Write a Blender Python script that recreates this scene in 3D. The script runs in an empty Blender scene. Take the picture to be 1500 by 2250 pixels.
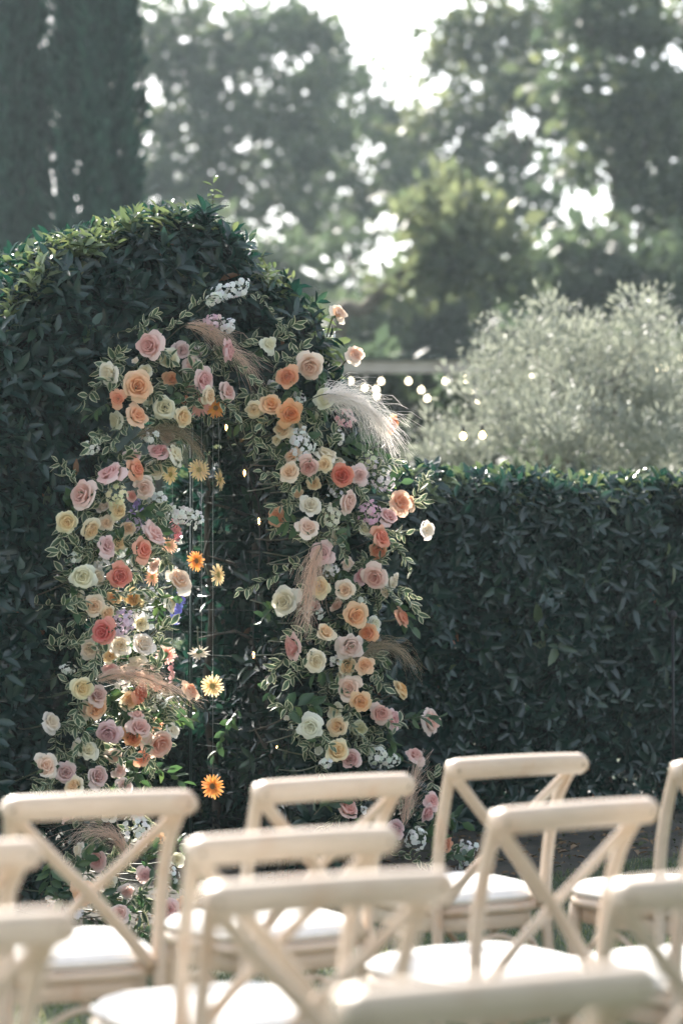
import bpy, math, random
import numpy as np
from mathutils import Vector, Matrix

# ------------------------------------------------------------------ camera, sky, sun, exposure
scene = bpy.context.scene
col = scene.collection
rng = np.random.default_rng(11)
random.seed(11)
R = math.radians

FPX = 85.0 / 36.0 * 2250.0          # focal length in photograph pixels
CAMH = 1.36
PITCH = math.atan(140.0 / FPX)
cam_d = bpy.data.cameras.new('camera')
cam_d.sensor_fit = 'VERTICAL'
cam_d.sensor_height = 36.0
cam_d.lens = 85.0
cam_d.clip_start = 0.1
cam_d.clip_end = 3000.0
cam_d.dof.use_dof = True
cam_d.dof.focus_distance = 9.75
cam_d.dof.aperture_fstop = 1.95
cam_d.dof.aperture_blades = 0
cam = bpy.data.objects.new('camera', cam_d)
cam.location = (0, 0, CAMH)
cam.rotation_euler = (math.pi / 2 + PITCH, 0, 0)
col.objects.link(cam)
scene.camera = cam

SUN_EL, SUN_AZ = R(37), R(-22)      # behind the hedge, a little left of straight ahead
world = bpy.data.worlds.new('World')
scene.world = world
world.use_nodes = True
wn = world.node_tree
wn.nodes.clear()
wsky = wn.nodes.new('ShaderNodeTexSky')
wsky.sky_type = 'NISHITA'
wsky.sun_disc = False
wsky.sun_elevation = SUN_EL
wsky.sun_rotation = SUN_AZ
wsky.air_density = 1.0
wsky.dust_density = 3.0
wsky.ozone_density = 1.0
wbg = wn.nodes.new('ShaderNodeBackground')
wbg.inputs['Strength'].default_value = 0.15
wout = wn.nodes.new('ShaderNodeOutputWorld')
whs = wn.nodes.new('ShaderNodeHueSaturation')      # the photograph is balanced for open shade
whs.inputs['Saturation'].default_value = .5
wn.links.new(wsky.outputs[0], whs.inputs['Color'])
wn.links.new(whs.outputs[0], wbg.inputs['Color'])
wn.links.new(wbg.outputs[0], wout.inputs['Surface'])

sun_d = bpy.data.lights.new('sun', 'SUN')
sun_d.energy = 5.0
sun_d.angle = R(0.53)
sun_d.color = (1.0, 0.94, 0.85)
sun = bpy.data.objects.new('sun', sun_d)
sdir = Vector((math.sin(SUN_AZ) * math.cos(SUN_EL), math.cos(SUN_AZ) * math.cos(SUN_EL), math.sin(SUN_EL)))
sun.rotation_euler = sdir.to_track_quat('Z', 'Y').to_euler()
sun.location = (0, 20, 30)
col.objects.link(sun)

vs = scene.view_settings
vs.view_transform = 'Standard'
vs.look = 'None'
vs.exposure = 1.56
vs.gamma = 1.0
cy = scene.cycles
cy.use_denoising = True
cy.max_bounces = 7
cy.diffuse_bounces = 4
cy.transmission_bounces = 4
cy.transparent_max_bounces = 8
cy.volume_bounces = 0
cy.caustics_reflective = False
cy.caustics_refractive = False
cy.sample_clamp_indirect = 6.0

CW = np.array((0, 0, CAMH))
FW = np.array((0, math.cos(PITCH), math.sin(PITCH)))
UP = np.array((0, -math.sin(PITCH), math.cos(PITCH)))


def ray(px, py):
    return np.array((1.0, 0, 0)) * (px - 750) / FPX + UP * (1125 - py) / FPX + FW


def at(px, py, d):
    """world point on the sight line of a photograph pixel, d metres ahead"""
    r = ray(px, py)
    return CW + r * (d / r[1])


# hedge line: u runs along the hedge to the right and away, n points out of its face to the lawn
HA = R(35)
U = np.array((math.cos(HA), math.sin(HA), 0.0))
N = np.array((math.sin(HA), -math.cos(HA), 0.0))
Z = np.array((0, 0, 1.0))
C0 = np.array((-0.65, 9.85, 0.0))


def on_face(px, py, o):
    """world point of a pixel on the vertical plane o metres in front of the hedge face"""
    r = ray(px, py)
    k = (o - np.dot(CW - C0, N)) / np.dot(r, N)
    return CW + r * k


def ground_z(x, y):
    t = np.clip((np.asarray(y) - 9.3) / 2.4, 0, 1)
    return 0.13 * t * t * (3 - 2 * t)


# ------------------------------------------------------------------ materials
def mat(name):
    m = bpy.data.materials.new(name)
    m.use_nodes = True
    nt = m.node_tree
    nt.nodes.clear()
    out = nt.nodes.new('ShaderNodeOutputMaterial')
    return m, nt, out


def node(nt, t, **kw):
    n = nt.nodes.new(t)
    for k, v in kw.items():
        if k in n.inputs.keys():
            n.inputs[k].default_value = v
        else:
            setattr(n, k, v)
    return n


def ramp(nt, stops):
    r = nt.nodes.new('ShaderNodeValToRGB')
    e = r.color_ramp.elements
    while len(e) < len(stops):
        e.new(0.5)
    for i, (p, c) in enumerate(stops):
        e[i].position = p
        e[i].color = (c[0], c[1], c[2], 1)
    return r


def leaf_mat(name, stops, rough=0.38, trans=0.3, spec=0.5, tgain=1.6):
    """stops: colour over the per-leaf 'tint' value; light shines through the blade"""
    m, nt, out = mat(name)
    a = node(nt, 'ShaderNodeAttribute', attribute_name='tint')
    r = ramp(nt, stops)
    nt.links.new(a.outputs['Fac'], r.inputs[0])
    p = node(nt, 'ShaderNodeBsdfPrincipled', Roughness=rough)
    p.inputs['Specular IOR Level'].default_value = spec
    nt.links.new(r.outputs[0], p.inputs['Base Color'])
    g = node(nt, 'ShaderNodeHueSaturation', Saturation=1.15, Value=tgain, Hue=0.485)
    nt.links.new(r.outputs[0], g.inputs['Color'])
    t = node(nt, 'ShaderNodeBsdfTranslucent')
    nt.links.new(g.outputs[0], t.inputs['Color'])
    mx = node(nt, 'ShaderNodeMixShader')
    mx.inputs[0].default_value = trans
    nt.links.new(p.outputs[0], mx.inputs[1])
    nt.links.new(t.outputs[0], mx.inputs[2])
    nt.links.new(mx.outputs[0], out.inputs[0])
    return m


M = {}
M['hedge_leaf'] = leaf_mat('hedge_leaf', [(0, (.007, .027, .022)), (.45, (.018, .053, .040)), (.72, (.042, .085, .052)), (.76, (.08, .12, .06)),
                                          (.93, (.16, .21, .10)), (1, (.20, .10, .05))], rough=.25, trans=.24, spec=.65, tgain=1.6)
M['cypress_leaf'] = leaf_mat('cypress_leaf', [(0, (.006, .028, .022)), (1, (.035, .092, .062))], rough=.7, trans=.08, spec=.2)
M['tree_leaf'] = leaf_mat('tree_leaf', [(0, (.036, .054, .034)), (.6, (.064, .086, .050)), (1, (.115, .132, .07))], rough=.5, trans=.48, spec=.35, tgain=1.8)
M['olive_leaf'] = leaf_mat('olive_leaf', [(0, (.10, .115, .09)), (1, (.28, .295, .24))], rough=.5, trans=.36, spec=.4)
M['spray_leaf'] = leaf_mat('spray_leaf', [(0, (.03, .065, .035)), (.6, (.06, .12, .05)), (1, (.14, .2, .07))], rough=.4, trans=.3, spec=.45, tgain=1.8)


def variegated():
    m, nt, out = mat('cream_edged_leaf')
    a = node(nt, 'ShaderNodeAttribute', attribute_name='edge')
    tc = node(nt, 'ShaderNodeTexCoord')
    no = node(nt, 'ShaderNodeTexNoise', Scale=60.0)
    nt.links.new(tc.outputs['Object'], no.inputs['Vector'])
    ad = node(nt, 'ShaderNodeMath', operation='MULTIPLY_ADD')
    nt.links.new(no.outputs[0], ad.inputs[0])
    ad.inputs[1].default_value = .5
    nt.links.new(a.outputs['Fac'], ad.inputs[2])
    r = ramp(nt, [(.0, (.05, .095, .05)), (.74, (.075, .13, .062)), (.86, (.50, .52, .32)), (1, (.68, .67, .46))])
    nt.links.new(ad.outputs[0], r.inputs[0])
    p = node(nt, 'ShaderNodeBsdfPrincipled', Roughness=.45)
    nt.links.new(r.outputs[0], p.inputs['Base Color'])
    t = node(nt, 'ShaderNodeBsdfTranslucent')
    nt.links.new(r.outputs[0], t.inputs['Color'])
    mx = node(nt, 'ShaderNodeMixShader')
    mx.inputs[0].default_value = .35
    nt.links.new(p.outputs[0], mx.inputs[1])
    nt.links.new(t.outputs[0], mx.inputs[2])
    nt.links.new(mx.outputs[0], out.inputs[0])
    return m


M['variegated'] = variegated()


def petal_mat():
    """blossom colour comes from each object's own colour; a little paler and uneven towards the rim"""
    m, nt, out = mat('petal')
    oi = node(nt, 'ShaderNodeObjectInfo')
    a = node(nt, 'ShaderNodeAttribute', attribute_name='rim')
    tc = node(nt, 'ShaderNodeTexCoord')
    no = node(nt, 'ShaderNodeTexNoise', Scale=3.0, Detail=4.0)
    nt.links.new(tc.outputs['Object'], no.inputs['Vector'])
    hs = node(nt, 'ShaderNodeHueSaturation', Saturation=.72, Value=1.12)
    nt.links.new(oi.outputs['Color'], hs.inputs['Color'])
    mu = node(nt, 'ShaderNodeMath', operation='MULTIPLY')
    nt.links.new(a.outputs['Fac'], mu.inputs[0])
    nt.links.new(no.outputs[0], mu.inputs[1])
    mc = node(nt, 'ShaderNodeMix', data_type='RGBA')
    nt.links.new(mu.outputs[0], mc.inputs[0])
    nt.links.new(oi.outputs['Color'], mc.inputs[6])
    nt.links.new(hs.outputs[0], mc.inputs[7])
    p = node(nt, 'ShaderNodeBsdfPrincipled', Roughness=.62)
    p.inputs['Specular IOR Level'].default_value = .25
    p.inputs['Sheen Weight'].default_value = .15
    nt.links.new(mc.outputs[2], p.inputs['Base Color'])
    t = node(nt, 'ShaderNodeBsdfTranslucent')
    nt.links.new(mc.outputs[2], t.inputs['Color'])
    mx = node(nt, 'ShaderNodeMixShader')
    mx.inputs[0].default_value = .38
    nt.links.new(p.outputs[0], mx.inputs[1])
    nt.links.new(t.outputs[0], mx.inputs[2])
    nt.links.new(mx.outputs[0], out.inputs[0])
    return m


M['petal'] = petal_mat()


def simple(name, c, rough=.6, noise=0.0, scale=8.0, c2=None, metal=0.0, spec=.5, bump=0.0, detail=6.0):
    m, nt, out = mat(name)
    p = node(nt, 'ShaderNodeBsdfPrincipled', Roughness=rough, Metallic=metal)
    p.inputs['Specular IOR Level'].default_value = spec
    p.inputs['Base Color'].default_value = (*c, 1)
    if c2:
        tc = node(nt, 'ShaderNodeTexCoord')
        no = node(nt, 'ShaderNodeTexNoise', Scale=scale, Detail=detail)
        nt.links.new(tc.outputs['Object'], no.inputs['Vector'])
        r = ramp(nt, [(.35, c), (.68, c2)])
        nt.links.new(no.outputs[0], r.inputs[0])
        nt.links.new(r.outputs[0], p.inputs['Base Color'])
        if bump:
            b = node(nt, 'ShaderNodeBump', Strength=bump, Distance=.01)
            nt.links.new(no.outputs[0], b.inputs['Height'])
            nt.links.new(b.outputs[0], p.inputs['Normal'])
    nt.links.new(p.outputs[0], out.inputs[0])
    return m


M['bark'] = simple('bark', (.075, .058, .042), .9, c2=(.17, .135, .10), scale=14, bump=.6)
M['hedge_bark'] = simple('hedge_bark', (.07, .062, .048), .85, c2=(.15, .13, .10), scale=22, bump=.5)
M['stem'] = simple('green_stem', (.06, .10, .045), .55, c2=(.10, .09, .05), scale=25)
M['twig'] = simple('brown_twig', (.085, .06, .042), .7, c2=(.05, .06, .03), scale=25)
M['calyx'] = simple('calyx', (.10, .17, .07), .55, c2=(.06, .11, .05), scale=40)
M['wire'] = simple('green_wire', (.014, .026, .022), .8, spec=.2)
M['post'] = simple('green_post', (.025, .06, .05), .4)
M['dark_metal'] = simple('dark_metal', (.018, .018, .02), .45, metal=.5)
M['cable'] = simple('black_cable', (.012, .012, .012), .6)
M['thread'] = simple('nylon_thread', (.55, .56, .52), .35)
M['screw'] = simple('screw_head', (.20, .15, .10), .5, metal=.3)
M['soil'] = simple('soil', (.022, .022, .016), .95, c2=(.055, .048, .034), scale=9, bump=.8)
M['dry_leaf'] = simple('dry_leaf', (.20, .14, .08), .8, c2=(.14, .085, .045), scale=40)
M['fascia'] = simple('weathered_fascia', (.42, .36, .30), .8, c2=(.52, .46, .40), scale=4)
M['dark_wall'] = simple('shingle', (.05, .062, .055), .9, c2=(.075, .085, .07), scale=3)
M['hill'] = simple('far_scrub', (.05, .07, .05), .95, c2=(.10, .11, .07), scale=.08)
M['disc'] = simple('flower_disc', (.16, .075, .03), .8, c2=(.30, .17, .05), scale=120)
M['pale_disc'] = simple('pale_flower_disc', (.48, .36, .10), .8, c2=(.34, .26, .07), scale=120)
M['cushion'] = simple('white_cotton', (.80, .79, .77), .9, c2=(.74, .73, .71), scale=30, bump=.15, spec=.2)


def paint():
    m, nt, out = mat('limewashed_wood')
    tc = node(nt, 'ShaderNodeTexCoord')
    mp = node(nt, 'ShaderNodeMapping')
    mp.inputs['Scale'].default_value = (9, 9, 4)
    nt.links.new(tc.outputs['Object'], mp.inputs['Vector'])
    oi = node(nt, 'ShaderNodeObjectInfo')
    n1 = node(nt, 'ShaderNodeTexNoise', noise_dimensions='4D', Scale=1.3, Detail=7.0, Roughness=.62)
    nt.links.new(mp.outputs[0], n1.inputs['Vector'])
    mw = node(nt, 'ShaderNodeMath', operation='MULTIPLY')
    mw.inputs[1].default_value = 40
    nt.links.new(oi.outputs['Random'], mw.inputs[0])
    nt.links.new(mw.outputs[0], n1.inputs['W'])
    wear = ramp(nt, [(0, (0, 0, 0)), (.53, (0, 0, 0)), (.70, (.8, .8, .8)), (1, (1, 1, 1))])
    nt.links.new(n1.outputs[0], wear.inputs[0])
    wv = node(nt, 'ShaderNodeTexNoise', Scale=3.0, Detail=8.0)
    m2 = node(nt, 'ShaderNodeMapping')
    m2.inputs['Scale'].default_value = (4, 60, 60)
    nt.links.new(tc.outputs['Object'], m2.inputs['Vector'])
    nt.links.new(m2.outputs[0], wv.inputs['Vector'])
    base = ramp(nt, [(.3, (.485, .39, .30)), (.7, (.58, .475, .375))])
    nt.links.new(wv.outputs[0], base.inputs[0])
    mc = node(nt, 'ShaderNodeMix', data_type='RGBA')
    nt.links.new(wear.outputs[0], mc.inputs[0])
    nt.links.new(base.outputs[0], mc.inputs[6])
    mc.inputs[7].default_value = (.44, .275, .17, 1)
    p = node(nt, 'ShaderNodeBsdfPrincipled', Roughness=.36)
    nt.links.new(mc.outputs[2], p.inputs['Base Color'])
    b = node(nt, 'ShaderNodeBump', Strength=.12, Distance=.004)
    nt.links.new(wv.outputs[0], b.inputs['Height'])
    nt.links.new(b.outputs[0], p.inputs['Normal'])
    nt.links.new(p.outputs[0], out.inputs[0])
    return m


M['paint'] = paint()


def plume_mat(name, c):
    m, nt, out = mat(name)
    p = node(nt, 'ShaderNodeBsdfPrincipled', Roughness=.6)
    p.inputs['Base Color'].default_value = (*c, 1)
    t = node(nt, 'ShaderNodeBsdfTranslucent')
    t.inputs['Color'].default_value = (*c, 1)
    mx = node(nt, 'ShaderNodeMixShader')
    mx.inputs[0].default_value = .5
    nt.links.new(p.outputs[0], mx.inputs[1])
    nt.links.new(t.outputs[0], mx.inputs[2])
    nt.links.new(mx.outputs[0], out.inputs[0])
    return m


M['plume_pink'] = plume_mat('plume_pink', (.80, .60, .47))
M['plume_white'] = plume_mat('plume_white', (.90, .84, .78))
M['plume_tan'] = plume_mat('plume_tan', (.42, .33, .22))


def emis(name, c, s):
    m, nt, out = mat(name)
    e = node(nt, 'ShaderNodeEmission', Strength=s)
    e.inputs['Color'].default_value = (*c, 1)
    nt.links.new(e.outputs[0], out.inputs[0])
    return m


M['bulb_far'] = emis('lit_bulb_far', (1, .86, .58), 6.5)
M['bulb_yellow'] = emis('lit_bulb_yellow', (1, .80, .32), 7.5)
M['filament'] = emis('lit_filament', (1, .55, .22), 22.0)


def glass():
    m, nt, out = mat('bulb_glass')
    g = node(nt, 'ShaderNodeBsdfGlossy', Roughness=.05)
    t = node(nt, 'ShaderNodeBsdfTransparent')
    t.inputs['Color'].default_value = (1, .93, .82, 1)
    mx = node(nt, 'ShaderNodeMixShader')
    mx.inputs[0].default_value = .12
    nt.links.new(t.outputs[0], mx.inputs[1])
    nt.links.new(g.outputs[0], mx.inputs[2])
    nt.links.new(mx.outputs[0], out.inputs[0])
    return m


M['glass'] = glass()


def lawn():
    m, nt, out = mat('lawn')
    tc = node(nt, 'ShaderNodeTexCoord')
    n1 = node(nt, 'ShaderNodeTexNoise', Scale=1.6, Detail=8.0)
    n2 = node(nt, 'ShaderNodeTexNoise', Scale=45.0, Detail=4.0)
    nt.links.new(tc.outputs['Object'], n1.inputs['Vector'])
    nt.links.new(tc.outputs['Object'], n2.inputs['Vector'])
    r1 = ramp(nt, [(.3, (.035, .055, .028)), (.7, (.075, .095, .045))])
    nt.links.new(n1.outputs[0], r1.inputs[0])
    r2 = ramp(nt, [(.35, (.55, .55, .55)), (.7, (1.25, 1.25, 1.2))])
    nt.links.new(n2.outputs[0], r2.inputs[0])
    mc = node(nt, 'ShaderNodeMix', data_type='RGBA', blend_type='MULTIPLY')
    mc.inputs[0].default_value = 1
    nt.links.new(r1.outputs[0], mc.inputs[6])
    nt.links.new(r2.outputs[0], mc.inputs[7])
    p = node(nt, 'ShaderNodeBsdfPrincipled', Roughness=.9)
    nt.links.new(mc.outputs[2], p.inputs['Base Color'])
    b = node(nt, 'ShaderNodeBump', Strength=.7, Distance=.03)
    nt.links.new(n2.outputs[0], b.inputs['Height'])
    nt.links.new(b.outputs[0], p.inputs['Normal'])
    nt.links.new(p.outputs[0], out.inputs[0])
    return m


M['lawn'] = lawn()
M['litter'] = leaf_mat('leaf_litter', [(0, (.05, .06, .03)), (.4, (.06, .08, .035)), (.55, (.10, .07, .04)), (1, (.22, .14, .07))], rough=.7, trans=.2, spec=.2)
M['grass'] = leaf_mat('grass_blade', [(0, (.05, .08, .035)), (.7, (.09, .13, .06)), (1, (.20, .20, .10))], rough=.5, trans=.35, spec=.4)


# ------------------------------------------------------------------ mesh helpers
def new_mesh(name, verts, faces, m=None, smooth=True, attrs=None):
    me = bpy.data.meshes.new(name)
    verts = np.asarray(verts, dtype=np.float32).reshape(-1, 3)
    if isinstance(faces, np.ndarray):
        k = faces.shape[1]
        nf = faces.shape[0]
        me.vertices.add(len(verts))
        me.vertices.foreach_set('co', verts.ravel())
        me.loops.add(nf * k)
        me.loops.foreach_set('vertex_index', faces.astype(np.int32).ravel())
        me.polygons.add(nf)
        me.polygons.foreach_set('loop_start', np.arange(nf, dtype=np.int32) * k)
        me.polygons.foreach_set('loop_total', np.full(nf, k, dtype=np.int32))
        me.update(calc_edges=True)
    else:
        me.from_pydata([tuple(v) for v in verts.tolist()], [], faces)
        me.update()
    if attrs:
        for k, v in attrs.items():
            a = me.attributes.new(k, 'FLOAT', 'POINT')
            a.data.foreach_set('value', np.asarray(v, dtype=np.float32))
    if smooth:
        me.polygons.foreach_set('use_smooth', np.ones(len(me.polygons), dtype=bool))
    if m is not None:
        me.materials.append(M[m] if isinstance(m, str) else m)
    return me


def link(name, me, parent=None, loc=None, rot=None, scale=None, color=None):
    o = bpy.data.objects.new(name, me)
    col.objects.link(o)
    if parent is not None:
        o.parent = parent
    if loc is not None:
        o.location = loc
    if rot is not None:
        o.rotation_euler = rot
    if scale is not None:
        o.scale = (scale,) * 3 if np.isscalar(scale) else scale
    if color is not None:
        o.color = (*color, 1)
    return o


def tag(o, label=None, cat=None, group=None, kind=None):
    if label:
        o['label'] = label
    if cat:
        o['category'] = cat
    if group:
        o['group'] = group
    if kind:
        o['kind'] = kind
    return o


def thing(name, label, cat, loc=(0, 0, 0), group=None, quat=None, scale=1.0):
    o = bpy.data.objects.new(name, None)
    o.empty_display_size = .05
    col.objects.link(o)
    o.location = tuple(loc)
    if quat is not None:
        o.rotation_mode = 'QUATERNION'
        o.rotation_quaternion = quat
    o.scale = (scale,) * 3
    return tag(o, label, cat, group)


class MB:
    """collects shapes for one mesh"""
    def __init__(s):
        s.v = []
        s.f = []

    def add(s, v, f):
        b = len(s.v)
        s.v += [tuple(map(float, p)) for p in v]
        s.f += [tuple(i + b for i in q) for q in f]

    def tube(s, pts, rad, n=8, flat=1.0, cap=True, up=None):
        pts = [np.asarray(p, float) for p in pts]
        k = len(pts)
        if np.isscalar(rad):
            rad = [rad] * k
        vs_, prev = [], None
        for i in range(k):
            t = pts[min(i + 1, k - 1)] - pts[max(i - 1, 0)]
            t = t / (np.linalg.norm(t) + 1e-9)
            if prev is None:
                a = np.array(up, float) if up is not None else (np.array((0, 0, 1.0)) if abs(t[2]) < .9 else np.array((1.0, 0, 0)))
            else:
                a = prev
            a = a - t * np.dot(a, t)
            a /= np.linalg.norm(a) + 1e-9
            prev = a
            b = np.cross(t, a)
            for j in range(n):
                w = 2 * math.pi * j / n
                vs_.append(pts[i] + rad[i] * (a * math.cos(w) + b * math.sin(w) * flat))
        fs = []
        for i in range(k - 1):
            for j in range(n):
                fs.append((i * n + j, i * n + (j + 1) % n, (i + 1) * n + (j + 1) % n, (i + 1) * n + j))
        if cap:
            fs.append(tuple(range(n))[::-1])
            fs.append(tuple((k - 1) * n + j for j in range(n)))
        s.add(vs_, fs)

    def box(s, lo, hi):
        x0, y0, z0 = lo
        x1, y1, z1 = hi
        s.add([(x0, y0, z0), (x1, y0, z0), (x1, y1, z0), (x0, y1, z0), (x0, y0, z1), (x1, y0, z1), (x1, y1, z1), (x0, y1, z1)],
              [(0, 3, 2, 1), (4, 5, 6, 7), (0, 1, 5, 4), (1, 2, 6, 5), (2, 3, 7, 6), (3, 0, 4, 7)])

    def lathe(s, prof, n=12):
        k = len(prof)
        vs_ = [(r * math.cos(2 * math.pi * j / n), r * math.sin(2 * math.pi * j / n), z) for r, z in prof for j in range(n)]
        fs = [(i * n + j, i * n + (j + 1) % n, (i + 1) * n + (j + 1) % n, (i + 1) * n + j) for i in range(k - 1) for j in range(n)]
        s.add(vs_, fs)

    def mesh(s, name, m, smooth=True):
        return new_mesh(name, s.v, s.f, m, smooth)


def smooth_path(pts, k=5):
    """Catmull-Rom through the points"""
    pts = [np.asarray(p, float) for p in pts]
    P = [2 * pts[0] - pts[1]] + pts + [2 * pts[-1] - pts[-2]]
    out = []
    for i in range(1, len(P) - 2):
        for j in range(k):
            t = j / k
            out.append(.5 * (2 * P[i] + (P[i + 1] - P[i - 1]) * t + (2 * P[i - 1] - 5 * P[i] + 4 * P[i + 1] - P[i + 2]) * t * t
                             + (3 * P[i] - P[i - 1] - 3 * P[i + 1] + P[i + 2]) * t ** 3))
    out.append(pts[-1])
    return out


def unit(a):
    return a / (np.linalg.norm(a, axis=-1, keepdims=True) + 1e-9)


# one leaf blade: 8 vertices, folded along the midrib; x = along, y = across, z = normal
LEAF_V = np.array([(0, 0, 0), (.32, .42, .10), (.32, 0, 0), (.32, -.42, .10), (.70, .36, .06), (.70, 0, -.04), (.70, -.36, .06), (1, 0, -.10)])
LEAF_F = np.array([(0, 2, 1), (0, 3, 2), (1, 2, 5), (1, 5, 4), (2, 3, 6), (2, 6, 5), (4, 5, 7), (5, 6, 7)])
CARD_V = np.array([(0, 0, 0), (.5, .5, .06), (.5, -.5, .06), (1, 0, 0)])
CARD_F = np.array([(0, 2, 1), (1, 2, 3)])


def blades(pos, d, nrm, L, W, tint, V=LEAF_V, F=LEAF_F):
    """vectorised leaves: base points, tip directions, blade normals, lengths, widths -> verts, faces, tints"""
    d = unit(d)
    y = unit(np.cross(nrm, d))
    z = np.cross(d, y)
    n = len(pos)
    v = (pos[:, None, :] + V[None, :, 0:1] * d[:, None, :] * L[:, None, None] + V[None, :, 1:2] * y[:, None, :] * W[:, None, None]
         + V[None, :, 2:3] * z[:, None, :] * L[:, None, None])
    k = len(V)
    f = (F[None] + (np.arange(n) * k)[:, None, None]).reshape(-1, 3)
    return v.reshape(-1, 3), f, np.repeat(tint, k)


def rnd_dir(n):
    return unit(rng.normal(size=(n, 3)))


def shoots(pos, axis, per=6, L=.07, jitter=.35, tint0=.2, tint_s=.18, step=.012, young=None):
    """whorls of leaves round short shoots; young: mask of pale new shoots"""
    n = len(pos)
    axis = unit(axis + rng.normal(size=(n, 3)) * jitter)
    ref = np.where(np.abs(axis[:, 2:3]) < .9, np.array([[0, 0, 1.0]]), np.array([[1.0, 0, 0]]))
    a = unit(np.cross(axis, ref))
    b = np.cross(axis, a)
    ph0 = rng.uniform(0, 6.28, n)
    P, D, NN, LL, WW, T = [], [], [], [], [], []
    base_t = np.clip(rng.normal(tint0, tint_s, n), 0, .72)
    if young is not None:
        base_t = np.where(young, rng.uniform(.78, .93, n), base_t)
    for i in range(per):
        ph = ph0 + i * 2.4 + rng.normal(size=n) * .25
        rad = a * np.cos(ph)[:, None] + b * np.sin(ph)[:, None]
        beta = np.radians(84 - 42 * i / per + rng.normal(size=n) * 12)
        d = axis * np.cos(beta)[:, None] + rad * np.sin(beta)[:, None]
        nn = axis * np.sin(beta)[:, None] - rad * np.cos(beta)[:, None]
        P.append(pos + axis * (i * step))
        D.append(d)
        NN.append(nn + rng.normal(size=(n, 3)) * .18)
        l = L * rng.uniform(.65, 1.2, n) * (1 - .25 * i / per)
        LL.append(l)
        WW.append(l * rng.uniform(.34, .48, n))
        t = base_t + rng.normal(size=n) * .05
        dead = rng.random(n) < .0015
        T.append(np.where(dead, 1.0, np.clip(t, 0, .94)))
    return [np.concatenate(q) for q in (P, D, NN, LL, WW, T)]


# ------------------------------------------------------------------ ground
def build_ground():
    ys = np.concatenate([np.linspace(-30, 6, 8), np.linspace(7, 14, 29), np.array([16, 20, 30, 50, 90, 160, 260, 380])])
    xs = np.concatenate([np.array([-380, -200, -90, -40, -15]), np.linspace(-6, 6, 13), np.array([15, 40, 90, 200, 380])])
    X, Y = np.meshgrid(xs, ys)
    v = np.stack([X, Y, ground_z(X, Y)], -1).reshape(-1, 3)
    nx = len(xs)
    f = [(j * nx + i, j * nx + i + 1, (j + 1) * nx + i + 1, (j + 1) * nx + i) for j in range(len(ys) - 1) for i in range(nx - 1)]
    o = link('ground', new_mesh('ground', v, f, 'lawn'))
    tag(o, 'patchy green lawn under the chairs', 'lawn', kind='structure')
    # planting bed: a strip of bare soil along the hedge foot
    v, f = [], []
    ts = np.linspace(-1.8, 4.5, 40)
    ws = np.linspace(-.42, 2.4, 12)
    for t in ts:
        for w in ws:
            p = C0 + U * t - N * w
            lift = .006 + .02 * (1 - abs((w - 1) / 1.42) ** 4)
            e = -.012 if w in (ws[0], ws[-1]) else 0
            p = p + N * (.05 * math.sin(t * 5) if w == ws[0] else 0)
            v.append((p[0], p[1], float(ground_z(p[0], p[1])) + lift + e + .006 * math.sin(9 * t + 5 * w)))
    k = len(ws)
    f = [(j * k + i, j * k + i + 1, (j + 1) * k + i + 1, (j + 1) * k + i) for j in range(len(ts) - 1) for i in range(k - 1)]
    f = [q[::-1] for q in f]
    tag(link('soil_path', new_mesh('soil_path', v, f, 'soil')), 'bare soil bed along the hedge foot', 'soil', kind='structure')
    # grass
    n = 52000
    gx = rng.uniform(-2.0, 2.6, n)
    gy = rng.uniform(6.6, 12.0, n)
    pos = np.stack([gx, gy, ground_z(gx, gy)], -1)
    w = -((pos - C0) @ N)
    keep = (w < -.36) & (np.abs(gx) < gy * .16 + .15)
    pos = pos[keep]
    n = len(pos)
    d = unit(np.array([[0, 0, 1.0]]) + rng.normal(size=(n, 3)) * np.array([[.5, .5, .1]]))
    L = rng.uniform(.02, .055, n)
    v, f, t = blades(pos, d, rnd_dir(n), L, np.full(n, .004), rng.random(n), CARD_V, CARD_F)
    o = link('grass', new_mesh('grass', v, f, 'grass', attrs={'tint': t}))
    tag(o, 'short grass of the lawn between the chairs', 'grass', kind='stuff')
    # dry leaf litter and small weeds on the bed
    n = 5200
    t_ = rng.uniform(-1.6, 4.2, n)
    w_ = rng.uniform(-.40, 2.2, n)
    pos = C0 + U * t_[:, None] - N * w_[:, None]
    pos[:, 2] = ground_z(pos[:, 0], pos[:, 1]) + .028
    d = unit(rng.normal(size=(n, 3)) * np.array([[1, 1, .28]]))
    L = rng.uniform(.012, .05, n)
    v, f, tt = blades(pos, d, Z[None] + rng.normal(size=(n, 3)) * .35, L, L * .5, rng.random(n))
    tag(link('leaf_litter', new_mesh('leaf_litter', v, f, 'litter', attrs={'tint': tt})), 'small dry leaves and weeds strewn over the soil bed', 'leaf litter', kind='stuff')
    # far hills
    v, f = [], []
    k = 60
    for i in range(k):
        a = -1.1 + 2.2 * i / (k - 1)
        r0 = 260
        h = 26 + 9 * math.sin(a * 5 + 1) + 5 * math.sin(a * 13) + 2.5 * math.sin(a * 31)
        v += [(r0 * math.sin(a), r0 * math.cos(a), -.5), ((r0 + 40) * math.sin(a), (r0 + 40) * math.cos(a), h * .7),
              ((r0 + 85) * math.sin(a), (r0 + 85) * math.cos(a), h)]
    for i in range(k - 1):
        for j in range(2):
            f.append((i * 3 + j, (i + 1) * 3 + j, (i + 1) * 3 + j + 1, i * 3 + j + 1))
    tag(link('hills', new_mesh('hills', v, f, 'hill')), 'distant scrubby hills behind the trees', 'hills', kind='structure')


# ------------------------------------------------------------------ hedges
OPEN_C, OPEN_HW, OPEN_TOP, DEPTH = .07, .50, 2.12, .85


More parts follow.
